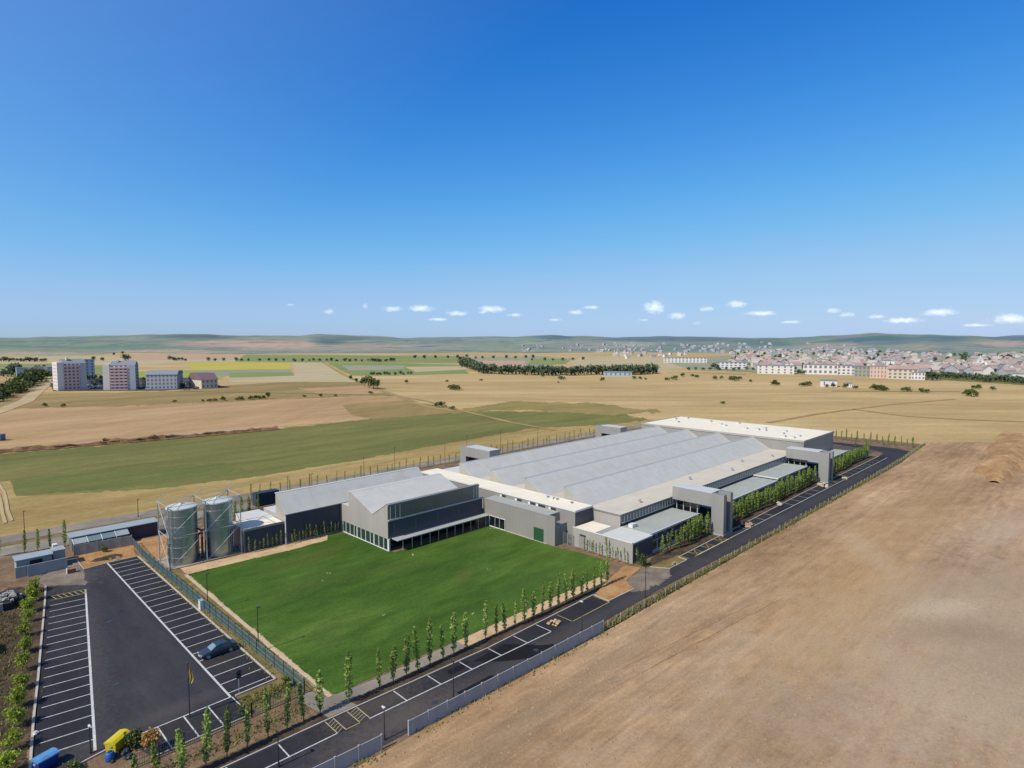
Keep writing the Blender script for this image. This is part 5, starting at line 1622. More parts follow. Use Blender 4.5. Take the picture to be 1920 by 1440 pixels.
b.build('pennant', plain('pennant_cloth', (170, 148, 82), 0.8, 0.3, 2.0), t)
# round sign seen from behind
t = thing('road_sign', 'small dark round sign on a thin post at the front corner of the right-hand bays', 'road sign', (25.7, 71.5, 0))
b = MB(); b.tube((25.7, 71.5, 0), (25.7, 71.5, 2.6), .035, n=6)
b.build('post', M['steel'], t)
b = MB()
for z in (2.15, 2.6):
    vs = [(25.7 + .34 * math.cos(a * math.pi / 8), 71.44, z + .3 * math.sin(a * math.pi / 8)) for a in range(16)]
    b.add(vs + [(x_, 71.47, z_) for x_, _, z_ in vs], [tuple(range(16)), tuple(range(31, 15, -1))] + [(i, (i + 1) % 16, 16 + (i + 1) % 16, 16 + i) for i in range(16)])
b.build('plate', M['steel_dark'], t)
# meter cabinet
t = thing('meter_cabinet', 'white electrical cabinet standing against the green fence', 'electrical cabinet', (30.2, 98.7, 0))
b = MB(); b.box(29.95, 30.45, 98.3, 99.2, .15, 1.5)
b.build('body', M['white_trim'], t)
b = MB(); b.box(29.9, 30.5, 98.25, 99.25, 1.5, 1.57)
b.build('cap', M['steel'], t)
b = MB(); b.box(29.9, 30.5, 98.25, 99.25, 0, .15)
b.build('plinth', M['concrete'], t)
b = MB(); b.box(29.92, 29.945, 98.4, 99.1, .25, 1.42)
b.build('door', M['white_trim'], t)

# ---------------------------------------------------------------- bins and small things at the car park foot
def container(label, loc, rz, body, lid, sx=1.9, sy=1.1, h=1.15, open_lid=False):
    t = thing('waste_container', label, 'waste container', loc, rz)
    b = MB()
    b.add([(-sx / 2 + .08, -sy / 2 + .08, .18), (sx / 2 - .08, -sy / 2 + .08, .18), (sx / 2 - .08, sy / 2 - .08, .18), (-sx / 2 + .08, sy / 2 - .08, .18), (-sx / 2, -sy / 2, h), (sx / 2, -sy / 2, h), (sx / 2, sy / 2, h), (-sx / 2, sy / 2, h)],
          [(0, 3, 2, 1), (4, 5, 6, 7), (0, 1, 5, 4), (1, 2, 6, 5), (2, 3, 7, 6), (3, 0, 4, 7)])
    b.build('body', body, t)
    b = MB()
    prof = [(-sy / 2 - .06, h + .01), (sy / 2 + .06, h + .01), (sy / 2 + .02, h + .16), (.1, h + .30), (-.3, h + .28), (-sy / 2 - .02, h + .12)]
    b.prism_x(prof, -sx / 2 - .06, sx / 2 + .06)
    b.build('lid', lid, t)
    b = MB()
    for x_ in (-sx / 2 - .08, sx / 2 + .02):
        b.box(x_, x_ + .06, -.2, .2, h - .3, h - .15)
    b.build('trunnion', M['steel'], t)
    for x_ in (-sx / 2 + .2, sx / 2 - .2):
        for y_ in (-sy / 2 + .15, sy / 2 - .15):
            b = MB(); b.tube((x_ - .05, y_, .1), (x_ + .05, y_, .1), .1, n=10)
            b.build('wheel', M['steel_dark'], t)
    return t
YEL = plain('yellow_plastic', (214, 194, 24), 0.45, 0.06, 1.2)
BLU = plain('blue_plastic', (24, 58, 140), 0.45, 0.08, 1.2)
BLL = plain('pale_blue_plastic', (92, 152, 206), 0.4, 0.15, 2.0)
container('bright yellow waste container at the foot of the car park', (13.1, 70.4, 0), R(38), YEL, YEL, 2.0, 1.2, 1.15)
container('blue waste container with paler lid at the lower left bays', (7.4, 72.2, 0), R(20), BLU, BLL, 1.8, 1.2, 1.15)
t = thing('water_barrel', 'small blue barrel lying by the yellow container', 'barrel', (12.1, 68.9, 0))
b = MB(); b.lathe([(.05, .05), (.38, .05), (.44, .3), (.44, .6), (.36, .85), (.3, .92), (.05, .95)], 12.1, 68.9, 16)
b.build('body', plain('blue_drum', (42, 98, 170), 0.5, 0.08, 1.0), t)
b = MB(); b.lathe([(.16, .95), (.16, 1.02), (.01, 1.03)], 12.1, 68.9, 12)
b.build('cap', M['steel_dark'], t)
def lumps(name, label, cat, cx, cy, n_, rad, size, mat, seed, h=1.0):
    rr_ = random.Random(seed)
    b = MB()
    for k in range(n_):
        a, d = rr_.uniform(0, 6.28), rad * math.sqrt(rr_.random())
        s_ = size * rr_.uniform(.5, 1.3)
        z = max(0, (1 - (d / rad) ** 2)) * h * rr_.uniform(.4, 1)
        x_, y_ = cx + d * math.cos(a), cy + d * math.sin(a)
        vs = []
        for e, r_ in ((-.6, .7), (0, 1.0), (.6, .65)):
            for i in range(6):
                q = i * math.pi / 3 + e
                vs.append((x_ + s_ * r_ * math.cos(q) * rr_.uniform(.8, 1.15), y_ + s_ * r_ * math.sin(q) * rr_.uniform(.8, 1.15), z + s_ * .5 + e * s_ * rr_.uniform(.7, 1)))
        fs = [(i, (i + 1) % 6, 6 + (i + 1) % 6, 6 + i) for i in range(6)] + [(6 + i, 6 + (i + 1) % 6, 12 + (i + 1) % 6, 12 + i) for i in range(6)] + [tuple(range(5, -1, -1)), tuple(range(12, 18))]
        b.add(vs, fs)
    o = b.build(name, mat, origin=(cx, cy, 0))
    return tag(o, label, cat)
lumps('black_bags', 'heap of dark rubbish bags beside the blue barrel', 'rubbish', 13.0, 68.4, 9, .9, .34, M['steel_dark'], 1, .5)
lumps('rubble_heap', 'orange rubble heap on the verge past the nearest portal', 'rubble', 132.4, 56.2, 26, 1.5, .4, M['rubble'], 2, .8)
lumps('rubble_heap', 'pale rubble heap just before the foot of the far portal', 'rubble', 184.6, 56.3, 18, 1.6, .45, M['stone'], 3, .8)
lumps('stone_block', 'pale yellowish stone lump on the kerb beyond the far portal leg', 'stone', 198.4, 54.7, 5, .7, .5, M['stone'], 4, .6)
lumps('stone_block', 'pale stone lump on the kerb midway between the portals', 'stone', 154.5, 57.5, 5, .6, .5, M['stone'], 5, .6)
lumps('rubble_heap', 'small dark and pale debris pile on the kerb near the dusty crossing', 'debris', 99.6, 55.6, 8, .5, .25, M['dust'], 6, .4)
lumps('rubble_heap', 'yellowish sand and brick pile in the lay-by bay with yellow line', 'sand pile', 65.6, 56.4, 16, .9, .28, M['sand'], 7, .5)
lumps('rubble_heap', 'whitish broken concrete beside the dirt heap at the car park head', 'debris', 25.9, 133.6, 10, .9, .24, M['dust'], 8, .3)
lumps('stone_block', 'white plastic sack lying on the kerb of the angled bays', 'sack', 7.5, 79.2, 4, .3, .3, M['white_trim'], 9, .3)
t = thing('brick_pallet', 'low reddish stack with white end panel beside the yard entry', 'brick stack', (18.2, 131.2, 0))
b = MB(); b.box(18.1, 19.3, 131.0, 131.7, .12, .85)
b.build('brick_stack', plain('red_brick', (158, 96, 80), .9, .15, 3.0), t)
b = MB(); b.box(17.98, 18.09, 130.95, 131.75, 0, 1.0)
b.build('end_panel', M['white_trim'], t)
b = MB(); b.box(18.1, 19.3, 131.0, 131.7, 0, .115)
b.build('pallet', M['wood'], t)
b = MB()
# white stones strewn on the lawn
for k, (px, py) in enumerate(((616, 1076), (605, 1091), (719, 1155), (884, 1152), (917, 1069), (930, 992), (918, 991), (775, 1041))):
    lumps('white_stone', ['small pale stone lying alone on the lawn', 'pale scrap on the lawn near the glazed corner'][k > 4], 'stone', *W(px, py), 3, .4, .16, M['scrap'], 20 + k, .03)['group'] = 'pale scraps on the lawn'
# stones strewn over the bare soil
M['clod'] = plain('soil_clod', (160, 130, 99), .95, .15, .5)
M['gravel'] = plain('soil_stones', (172, 150, 124), .95, .2, .8)
rr = random.Random(12)
def strewn(name, n_, mat, smin, sspan):
    b = MB()
    for k in range(n_):
        x_, y_ = rr.uniform(-10, 140), 49.6 - 62 * rr.random() ** 1.3
        s_ = smin + sspan * rr.random() ** 4
        e = [rr.uniform(.6, 1.2) for _ in range(4)]
        b.add([(x_ - s_ * e[0], y_ - s_ * e[1], .01), (x_ + s_ * e[1], y_ - s_ * e[2], .01), (x_ + s_ * e[2], y_ + s_ * e[3], .01), (x_ - s_ * e[3], y_ + s_ * e[0], .01), (x_ + s_ * .2, y_, .02 + s_ * .8)], [(0, 1, 4), (1, 2, 4), (2, 3, 4), (3, 0, 4)])
    return stuff(b.build(name, mat))
strewn('gravel', 1800, M['gravel'], .03, .10)
strewn('soil_clods', 7000, M['clod'], .05, .16)

# ---------------------------------------------------------------- clutter beyond the shrubs on the left
rt = thing('retaining_wall', 'shaded concrete retaining wall below the rubble at the left edge of the photo', 'wall', (6, 122, 0))
b = MB(); b.prism_z([(-2, 120.4), (9.2, 119.6), (10.6, 124.2), (10.0, 126.0), (-2, 127)], 0, 1.2)
b.build('wall', M['wall_shade'], rt)  # wall painted near-black for the shadow it stands in
for k in range(4):
    b = MB(); b.box(1.6 + k * 2.1, 1.9 + k * 2.1, 119.6, 119.95, 0, 1.35)
    b.build('buttress', M['concrete'], rt)
lumps('rubble_heap', 'pinkish rubble heap on the retaining wall at the left edge', 'rubble', 5.4, 123.2, 40, 2.6, .45, M['rubble'], 31, 1.6).location.z = 1.1
lumps('gravel_heap', 'grey green gravel heap next to the pinkish rubble at the left edge', 'gravel heap', 9.0, 122.4, 40, 1.7, .4, M['concrete'], 32, 1.3).location.z = 0.8
dg = thing('compactor', 'red and white building machine standing on the rubble at the left edge', 'machine', (4.6, 124.8, 1.2))
b = MB(); b.box(3.9, 5.5, 124.4, 125.6, 1.5, 2.5); b.box(4.0, 4.7, 124.5, 125.5, 2.5, 3.3)
b.build('body', plain('machine_red', (176, 62, 52), .5, .12, 1.5), dg)
b = MB(); b.tube((4.2, 124.9, 2.6), (4.2, 124.6, 5.0), .16, .12, 6); b.tube((4.2, 124.6, 5.0), (5.6, 124.4, 4.0), .12, .1, 6)
b.build('boom', plain('machine_red_arm', (170, 54, 46), .5, .12, 1.5), dg)
for y_ in (124.3, 125.7):
    b = MB(); b.tube((3.8, y_, 1.55), (5.6, y_, 1.55), .35, n=8)
    b.build('track', M['steel_dark'], dg)
st_ = thing('site_hut', 'pale blue site hut cut off by the left edge of the photo', 'hut', (2.0, 104, 0))
b = MB(); b.box(0.2, 4.6, 103.5, 106.5, 0, 2.5)
b.build('wall', M['concrete_blue'], st_)
b = MB(); b.box(0.0, 4.8, 103.3, 106.7, 2.5, 2.62)
b.build('roof', M['pale_roof'], st_)
b = MB(); b.box(4.61, 4.66, 104.2, 105.4, .9, 1.9)
b.build('window', M['glass_dark'], st_)
lamp(5.9, 109.0, 2.2, 'short post with round white globe lamp by the site hut', (0, 1), 'white')

# ---------------------------------------------------------------- the parked car
def car(label, loc, rz, paint, group=None, detail=True):
    t = thing('parked_car', label, 'car', loc, rz or 1e-6, group)
    # side profile stations: x, floor z, bonnet/boot z, half width at sill / shoulder
    st = [(-2.30, .42, .62, .62, .70), (-2.18, .26, .74, .76, .80), (-1.6, .20, .86, .84, .88), (-.95, .18, .95, .86, .90), (0, .18, .97, .87, .91), (1.0, .18, .98, .86, .90), (1.7, .20, 1.0, .84, .88), (2.15, .28, .94, .78, .80), (2.28, .42, .78, .66, .72)]
    b = MB()
    vs = []
    for x_, z0, z1, w0, w1 in st:
        zs = z0 + (z1 - z0) * .62
        for s_ in (-1, 1):
            pass
        vs += [(x_, -w0, z0), (x_, -w1, zs), (x_, -w1 * .93, z1), (x_, -w1 * .5, z1 + .03), (x_, w1 * .5, z1 + .03), (x_, w1 * .93, z1), (x_, w1, zs), (x_, w0, z0)]
    n_ = len(st)
    fs = []
    for i in range(n_ - 1):
        for j in range(8):
            fs.append((i * 8 + j, i * 8 + (j + 1) % 8, (i + 1) * 8 + (j + 1) % 8, (i + 1) * 8 + j))
    fs += [tuple(range(7, -1, -1)), tuple(range((n_ - 1) * 8, n_ * 8))]
    b.add(vs, fs)
    b.build('body', paint, t, smooth=False)
    # greenhouse
    b = MB()
    gs = [(-1.05, .94, .80, .80), (-.35, 1.36, .66, .80), (.35, 1.44, .64, .80), (1.0, 1.38, .64, .78), (1.85, .98, .74, .74)]
    vs = []
    for x_, z_, wt, wb in gs:
        vs += [(x_, -wb, .93), (x_, -wt, z_), (x_, wt, z_), (x_, wb, .93)]
    fs = []
    for i in range(4):
        for j in range(3):
            fs.append((i * 4 + j, i * 4 + j + 1, (i + 1) * 4 + j + 1, (i + 1) * 4 + j))
    b.add(vs, fs)
    b.build('window', M['glass_dark'], t)
    b = MB()
    b.add([(-.33, -.67, 1.38), (.35, -.65, 1.462), (1.0, -.65, 1.40), (1.0, .65, 1.40), (.35, .65, 1.462), (-.33, .67, 1.38)], [(0, 1, 4, 5), (1, 2, 3, 4)])
    b.build('roof', paint, t)
    if detail:
        b = MB()
        b.add([(-1.06, -.72, .975), (-.36, -.6, 1.375), (-.36, .6, 1.375), (-1.06, .72, .975)], [(0, 1, 2, 3)])
        b.build('windscreen', M['windscreen'], t)
        for s_ in (-1, 1):
            b = MB(); b.tube((-.32, s_ * .67, 1.36), (-.98, s_ * .8, .95), .035, n=4); b.tube((.35, s_ * .66, 1.43), (.35, s_ * .82, .95), .03, n=4); b.tube((1.0, s_ * .66, 1.38), (1.82, s_ * .75, .98), .04, n=4)
            b.build('pillar', paint, t)
            b = MB(); b.box(-2.27, -2.12, s_ * .62 - .14, s_ * .62 + .14, .60, .72)
            b.build('headlight', M['white_trim'], t)
            b = MB(); b.box(2.2, 2.3, s_ * .6 - .14, s_ * .6 + .14, .72, .86)
            b.build('tail_light', M['tail'], t)
            b = MB(); b.box(-.75, -.58, s_ * .98 - .09, s_ * .98 + .09, .92, 1.04)
            b.build('wing_mirror', paint, t)
        b = MB(); b.box(-2.33, -2.295, -.26, .26, .45, .56)
        b.build('number_plate', M['white_trim'], t)
    for x_ in (-1.42, 1.4):
        for s_ in (-1, 1):
            b = MB(); b.tube((x_, s_ * .74, .32), (x_, s_ * .93, .32), .32, n=16)
            w_ = b.build('wheel', M['steel_dark'], t)
            if detail:
                b = MB(); b.tube((x_, s_ * .93, .32), (x_, s_ * .945, .32), .2, n=12)
                b.build('rim', M['steel'], w_)
    return t
M['windscreen'] = glass_mat('windscreen_glass', (120, 150, 158), .15)  # pale body colour stands for the bright reflection on the windscreen
M['tail'] = plain('red_lens', (140, 24, 22), .3, .05, 2)
def car_paint(name, rgb):
    m = plain(name, rgb, .35, .04, 1.0)
    m.node_tree.nodes['Principled BSDF'].inputs['Coat Weight'].default_value = .5
    return m
car('dark grey blue saloon parked in the right-hand bays of the car park', (27.2, 82.9, .1), 0, car_paint('grey_blue_paint', (52, 60, 72)))
# ---------------------------------------------------------------- apartment blocks beyond the fields
FARW = {k: plain('far_' + k, c, .85, .05, .05) for k, c in dict(white=(220, 217, 214), cream=(206, 196, 174), rose=(232, 220, 221), brick=(212, 182, 178), teal=(164, 184, 192), bluegrey=(176, 182, 192), roofblue=(132, 140, 152), plum=(124, 98, 108), darkwin=(120, 118, 136), grey=(172, 176, 184), olive=(150, 156, 140), pink=(206, 180, 168)).items()}  # paled far colours, distance haze mixed in
def block_root(name, label, px0, px1, py, cat, yaw=0.0, group=None):
    x, y = W((px0 + px1) / 2, py)
    d = math.hypot(x, y)
    rz = math.atan2(y, x) - math.pi / 2 + yaw
    return thing(name, label, cat, (x, y, -.15), rz or 1e-6, group), (px1 - px0) / FOC * d * (0.74 if abs(yaw) > .1 else 1.0), d
def facade(t, w, dpt, h, floors, cols, wall, win, band=None, y0=0.0, x0=None, ww=.55):
    x0 = -w / 2 if x0 is None else x0
    fh = h / floors
    for f in range(floors):
        z = f * fh
        if band:
            b = MB(); b.box(x0 + .4, x0 + w - .4, y0 - 1.2, y0 - .02, z + .1, z + 1.15)
            b.build('balcony', FARW[band], t)
        for c in range(cols):
            cw = w / cols
            b = MB(); b.box(x0 + cw * (c + .5 - ww / 2), x0 + cw * (c + .5 + ww / 2), y0 - .12, y0 - .01, z + fh * .32, z + fh * .85)
            b.build('window', FARW[win], t)

def tower(label, px0, px1, py, h, yaw, left_white, roofs):
    t, w, d = block_root('apartment_tower', label, px0, px1, py, 'apartment block', yaw)
    b = MB(); b.box(-w / 2, w / 2, 0, 16, 0, h * .86)
    b.build('wall', FARW['rose'], t)
    b = MB(); b.box(-w / 2 - .1, -w / 2 + w * .2, -.6, 16.1, 0, h * .90)
    b.build('corner_tower', FARW['white'], t)
    b = MB(); b.box(w / 2 - w * .22, w / 2 + .1, -.5, 16.1, 0, h * .86)
    b.build('side_wing', FARW['bluegrey'], t)
    facade(t, w * .56, 16, h * .86, 8, 4, 'rose', 'darkwin', 'brick', 0, -w * .29)
    b = MB()
    b.prism_x([(0.4, h * .862), (15.5, h * .862), (15.5, h * .97), (9, h)] if roofs == 'slab' else [(-.2, h * .862), (16.2, h * .862), (8, h)], -w * .28, w / 2 + .2)
    r_ = b.build('roof', FARW['roofblue'], t)
    b = MB(); b.box(-w * .12, -w * .04, 5, 8, h * .97, h * 1.04)
    b.build('chimney', FARW['white'], r_)
    for k in range(8):
        b = MB(); b.box(w / 2 + .11, w / 2 + .2, 2, 14, k * h * .107 + 1, k * h * .107 + 2.1)
        b.build('window', FARW['darkwin'], t)
        b = MB(); b.box(-w / 2 - .22, -w / 2 - .11, 2.5, 13.5, k * h * .107 + 1, k * h * .107 + 2.1)
        b.build('window', FARW['brick'], t)
    return t
tower('pinkish tall apartment tower with dark roof at the left end of the housing group', 112, 161, 731, 27.0, R(12), True, 'slab')
tower('pinkish tall apartment tower with pitched roof, second from the left of the housing group', 196, 254, 731, 25.0, R(-10), True, 'gable')
t, w, d = block_root('apartment_block', 'narrow white apartment block half hidden between the two tall towers', 161, 178, 712, 'apartment block', R(10))
b = MB(); b.box(-w / 2, w / 2, 0, 14, 0, 22)
b.build('wall', FARW['white'], t)
facade(t, w, 14, 22, 7, 2, 'white', 'darkwin', None, 0, None, .3)
b = MB(); b.box(-w / 2 - .3, w / 2 + .3, -.3, 14.3, 22.003, 22.6)
b.build('roof', FARW['roofblue'], t)
t, w, d = block_root('apartment_block', 'white four-storey block with blue grey roof right of the two towers', 254, 334, 730, 'apartment block', R(-14))
b = MB(); b.box(-w / 2 + 8, w / 2, 0, 22, 0, 13)
b.build('wall', FARW['grey'], t)
for k in range(5):
    b = MB(); b.box(-w / 2 + 8 - .3 - k * 0.02, -w / 2 + 8.9, 1 + k * 4.4, 3 + k * 4.4, 0, 14.4 - .05 * k)
    b.build('wall_fin', FARW['white'], t)
facade(t, w - 8, 22, 13, 4, 8, 'white', 'darkwin', None, 0, -w / 2 + 8, .4)
b = MB(); b.prism_x([(-.5, 13.003), (22.5, 13.003), (19, 16), (5, 16.2)], -w / 2 + 7.5, w / 2 + .5)
b.build('roof', FARW['roofblue'], t)
t, w, d = block_root('pitched_house', 'cream house with steep plum coloured roof at the right end of the housing group', 376, 411, 728, 'house', R(20))
b = MB(); b.box(-w / 2, w / 2, 0, 30, 0, 8)
b.build('wall', FARW['cream'], t)
b = MB(); b.prism_x([(-.8, 8.003), (30.8, 8.003), (26, 13.5), (9, 13.5)], -w / 2 - .6, w / 2 + .6)
b.build('roof', FARW['plum'], t)
facade(t, w, 30, 8, 2, 4, 'cream', 'darkwin', None, 0, None, .35)
t, w, d = block_root('long_block', 'long pale teal and white row of flats behind the left tower', 52, 116, 706, 'apartment block', R(4))
b = MB(); b.box(-w / 2, w / 2, 0, 14, 0, 11)
b.build('wall', FARW['teal'], t)
for k in range(3):
    b = MB(); b.box(-w / 2 + w * (.2 + .28 * k), -w / 2 + w * (.28 + .28 * k), -.6, -.01, 0, 11.6)
    b.build('stair_tower', FARW['white'], t)
facade(t, w, 14, 11, 4, 10, 'teal', 'bluegrey', None, 0, None, .4)
b = MB(); b.box(-w / 2 - .3, w / 2 + .3, -.3, 14.3, 11.003, 11.6)
b.build('roof', FARW['roofblue'], t)
# parked cars between the blocks
CP = [car('small parked car among the apartment towers', (0, 0, 0), 1e-6, car_paint('far_paint_%d' % k, c), 'cars among the apartment towers', False) for k, c in enumerate(((200, 204, 210), (40, 46, 64), (150, 60, 56)))]
random.seed(77)
spots = [(random.uniform(165, 196), random.uniform(716, 731)) for k in range(16)] + [(random.uniform(258, 282), random.uniform(717, 731)) for k in range(14)] + [(random.uniform(342, 372), random.uniform(720, 731)) for k in range(9)] + [(random.uniform(88, 108), random.uniform(714, 729)) for k in range(7)]
for k, (px, py) in enumerate(spots):
    x, y = W(px, py)
    p = random.choice(CP)
    if p not in _first:
        _first.add(p); p.location = (x, y, 0.12); p.rotation_euler.z = random.uniform(0, 3)
    else:
        dup(p, (x, y, .12), random.uniform(0, 3))
for k, (px, py) in enumerate([(random.choice((168, 180, 188, 262, 270, 276, 346, 352, 360, 340)), random.uniform(712, 728)) for k in range(14)]):
    at_px(WT, px + random.uniform(-4, 4), py, random.uniform(6, 11), 'dark tree in the yards between the apartment blocks', 'trees between the apartment blocks', 9)

# ---------------------------------------------------------------- town
def row_block(label, px0, px1, py, hpx, wall, floors, cols, roof='flat', win='darkwin', group=None, yaw=0.0, ww=.5):
    t, w, d = block_root('town_block', label, px0, px1, py, 'apartment block', yaw, group)
    h = hpx / FOC * d
    b = MB(); b.box(-w / 2, w / 2, 0, 13, 0, h)
    b.build('wall', FARW[wall], t)
    facade(t, w, 13, h, floors, cols, wall, win, None, 0, None, ww)
    b = MB()
    if roof == 'flat':
        b.box(-w / 2 - .3, w / 2 + .3, -.4, 13.3, h + .003, h + .7)
        b.build('roof', FARW['roofblue'], t)
    else:
        b.prism_x([(-.8, h + .003), (13.8, h + .003), (6.5, h + 4.2)], -w / 2 - .5, w / 2 + .5)
        b.build('roof', M['town_roof'], t)
    return t
M['town_roof'] = plain('town_roof_tiles', (172, 146, 140), .9, .15, .05)  # roof tones greyed, distance haze put into the colour
M['town_roof2'] = plain('town_roof_rose', (178, 168, 165), .9, .15, .05)
M['town_roof3'] = plain('town_roof_brown', (152, 144, 146), .9, .15, .05)
row_block('bright white long flats at the left near edge of the town', 1247, 1322, 680, 9, 'white', 3, 12)
row_block('white flats with dark gaps, second row from the left edge of the town', 1346, 1396, 691, 11, 'white', 3, 7)
row_block('low white flats with dark blue roof line at the near edge of the town', 1425, 1483, 701, 14, 'white', 3, 6, ww=.3)
row_block('white terrace with tall dark window bays facing the straw field', 1512, 1564, 702, 16, 'white', 2, 7)
row_block('white terrace continuing right of the one with tall dark bays', 1566, 1606, 703, 15, 'white', 3, 6)
row_block('grey green flats between the white terrace and the pink block', 1606, 1634, 707, 17, 'olive', 3, 5)
row_block('pink apartment block with flat cornice in the near town row', 1636, 1664, 709, 19, 'pink', 3, 6, ww=.3)
row_block('cream flats with red pitched roof right of the pink block', 1672, 1712, 711, 16, 'cream', 3, 6, 'gable')
row_block('low white flats with grey roof right of the red-roofed flats', 1712, 1730, 712, 11, 'white', 2, 4)
row_block('long white commercial hall in the middle of the town', 1640, 1690, 686, 8, 'white', 1, 8, ww=.2)
row_block('long cream hall in the middle of the town, left of the white one', 1534, 1590, 682, 7, 'cream', 1, 8, ww=.2)
row_block('white flats on the rise behind the red roofs', 1590, 1632, 685, 8, 'white', 2, 8)
row_block('low pale shed with glinting roof in front of the windbreak', 1133, 1184, 706, 8, 'teal', 1, 6, ww=.3)
row_block('small pale hut below the windbreak', 1021, 1037, 701, 5, 'cream', 1, 2, ww=.2)
row_block('white low barn before the town with bushes along its foot', 1541, 1566, 725, 10, 'white', 1, 2, ww=.15)
row_block('small white shed right of the white low barn', 1588, 1596, 726, 6, 'white', 1, 2, ww=.2)
row_block('white shed cut off at the right edge of the town belt', 1908, 1935, 712, 8, 'white', 1, 3, ww=.2)
t, w, d = block_root('church', 'white church tower rising above the red roofs of the town', 1833, 1841, 694, 'church')
b = MB(); b.box(-w / 2, w / 2, 0, w, 0, 15)
b.build('tower', FARW['white'], t)
b = MB(); b.add([(-w / 2 - .3, -.3, 15), (w / 2 + .3, -.3, 15), (w / 2 + .3, w + .3, 15), (-w / 2 - .3, w + .3, 15), (0, w / 2, 22)], [(3, 2, 1, 0), (0, 1, 4), (1, 2, 4), (2, 3, 4), (3, 0, 4)])
b.build('spire', FARW['grey'], t)
b = MB(); b.prism_x([(w, 0), (w + 10, 0), (w + 10, 7), (w + 5, 11), (w, 7)], -8, 8)
b.build('nave', FARW['white'], t)
for z in (9, 12):
    b = MB(); b.box(-1, 1, -.12, -.02, z, z + 1.6)
    b.build('window', FARW['darkwin'], t)

def house_mesh(b, w, d, h, rh, ox=0, oy=0, oz=0, rot=0.0, mi=(0, 1)):
    c, s_ = math.cos(rot), math.sin(rot)
    def tr(p): return (ox + p[0] * c - p[1] * s_, oy + p[0] * s_ + p[1] * c, oz + p[2])
    b.add([tr(p) for p in [(-w / 2, -d / 2, -3), (w / 2, -d / 2, -3), (w / 2, d / 2, -3), (-w / 2, d / 2, -3), (-w / 2, -d / 2, h), (w / 2, -d / 2, h), (w / 2, d / 2, h), (-w / 2, d / 2, h), (-w / 2, 0, h + rh), (w / 2, 0, h + rh)]],
          [(0, 1, 5, 4), (1, 2, 6, 9, 5), (2, 3, 7, 6), (3, 0, 4, 8, 7)], mi[0])
    e = .5
    b.add([tr(p) for p in [(-w / 2 - e, -d / 2 - e, h - .1), (w / 2 + e, -d / 2 - e, h - .1), (w / 2 + e, 0, h + rh + .1), (-w / 2 - e, 0, h + rh + .1), (w / 2 + e, d / 2 + e, h - .1), (-w / 2 - e, d / 2 + e, h - .1)]],
          [(0, 1, 2, 3), (3, 2, 4, 5)], mi[1])
HP = []
for k, (w, d, h, rh, wl, rf_, lab) in enumerate(((11, 9, 5.5, 4, 'white', 'town_roof', 'red-roofed white house in the crowded town'), (13, 10, 6, 4.5, 'cream', 'town_roof2', 'pale red-roofed cream house in the crowded town'), (10, 9, 5, 4, 'white', 'town_roof3', 'brown-roofed white house in the crowded town'), (15, 10, 7, 3.5, 'grey', 'town_roof', 'broad grey house with red roof in the crowded town'))):
    b = MB(); house_mesh(b, w, d, h, rh)
    o = b.build('town_house', [FARW[wl], M[rf_]])
    tag(o, lab, 'house', 'houses of the town')
    HP.append(o)
random.seed(91)
def town_pt():
    while True:
        px = random.uniform(1370, 1960)
        lo = 661 + 0.012 * max(0, px - 1500)
        hi = 688 if px < 1420 else (698 if px < 1720 else 706)
        py = lo + (hi - lo) * random.random()
        if 1500 < px < 1700 and py > 694:
            continue
        return px, py
for k in range(292):
    px, py = town_pt()
    x, y = W(px, py)
    p = HP[k % 4]
    rz = random.choice((0, R(90))) + R(random.uniform(-25, 25)) + HEAD
    s_ = random.uniform(.85, 1.25)
    if k < 4:
        p.location, p.rotation_euler.z = (x, y, 0), rz
    else:
        c = p.copy(); COL.objects.link(c)
        c.location, c.rotation_euler, c.scale = (x, y, 0), (0, 0, rz), (s_, s_, s_)
b = MB()
for k in range(230):
    if k < 100:
        px, dist = random.gauss(1330, 120), random.uniform(2250, 3900)
        if px < 1120: px = random.uniform(1120, 1420)
    elif k < 130:
        px, dist = random.uniform(980, 1200), random.uniform(2300, 3600)
    else:
        px, dist = random.uniform(1400, 1700), random.uniform(2150, 2900)
    x, y, z = far(px, dist, max(0, terrain_z(px, dist)))
    s_ = random.uniform(.7, 1.2)
    house_mesh(b, 13 * s_, 10 * s_, 6 * s_, 4 * s_, x, y, z, random.uniform(0, 3.1), (0, random.choice((1, 2, 1))))
stuff(b.build('distant_houses', [FARW['grey'], M['town_roof3'], FARW['grey']]))
for k in range(105):
    px, py = town_pt()
    at_px(WT, px, py + 1, random.uniform(4, 7), 'dark green tree among the town houses', 'trees among the town houses', 9)
for k in range(16):
    px, py = random.uniform(1130, 1290), random.uniform(663, 676)
    x, y = W(px, py)
    c = HP[k % 4].copy(); COL.objects.link(c)
    c['label'] = 'small house in the loose hamlet beyond the windbreak'
    c['group'] = 'houses of the hamlet'
    c.location, c.rotation_euler, c.scale = (x, y, 0), (0, 0, random.uniform(0, 3)), (.9, .9, .9)
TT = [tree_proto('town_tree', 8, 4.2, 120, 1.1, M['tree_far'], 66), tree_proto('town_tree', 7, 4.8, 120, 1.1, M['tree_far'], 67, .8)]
random.seed(68)
for k in range(170):
    px, py = town_pt()
    at_px(TT, px, py + 1.5, random.uniform(4, 8), 'hazy green tree in the gardens of the town', 'garden trees of the town', 8)
for p in FT + FB + WT + SHR:
    if p not in _first:
        print('UNUSED', p.name)

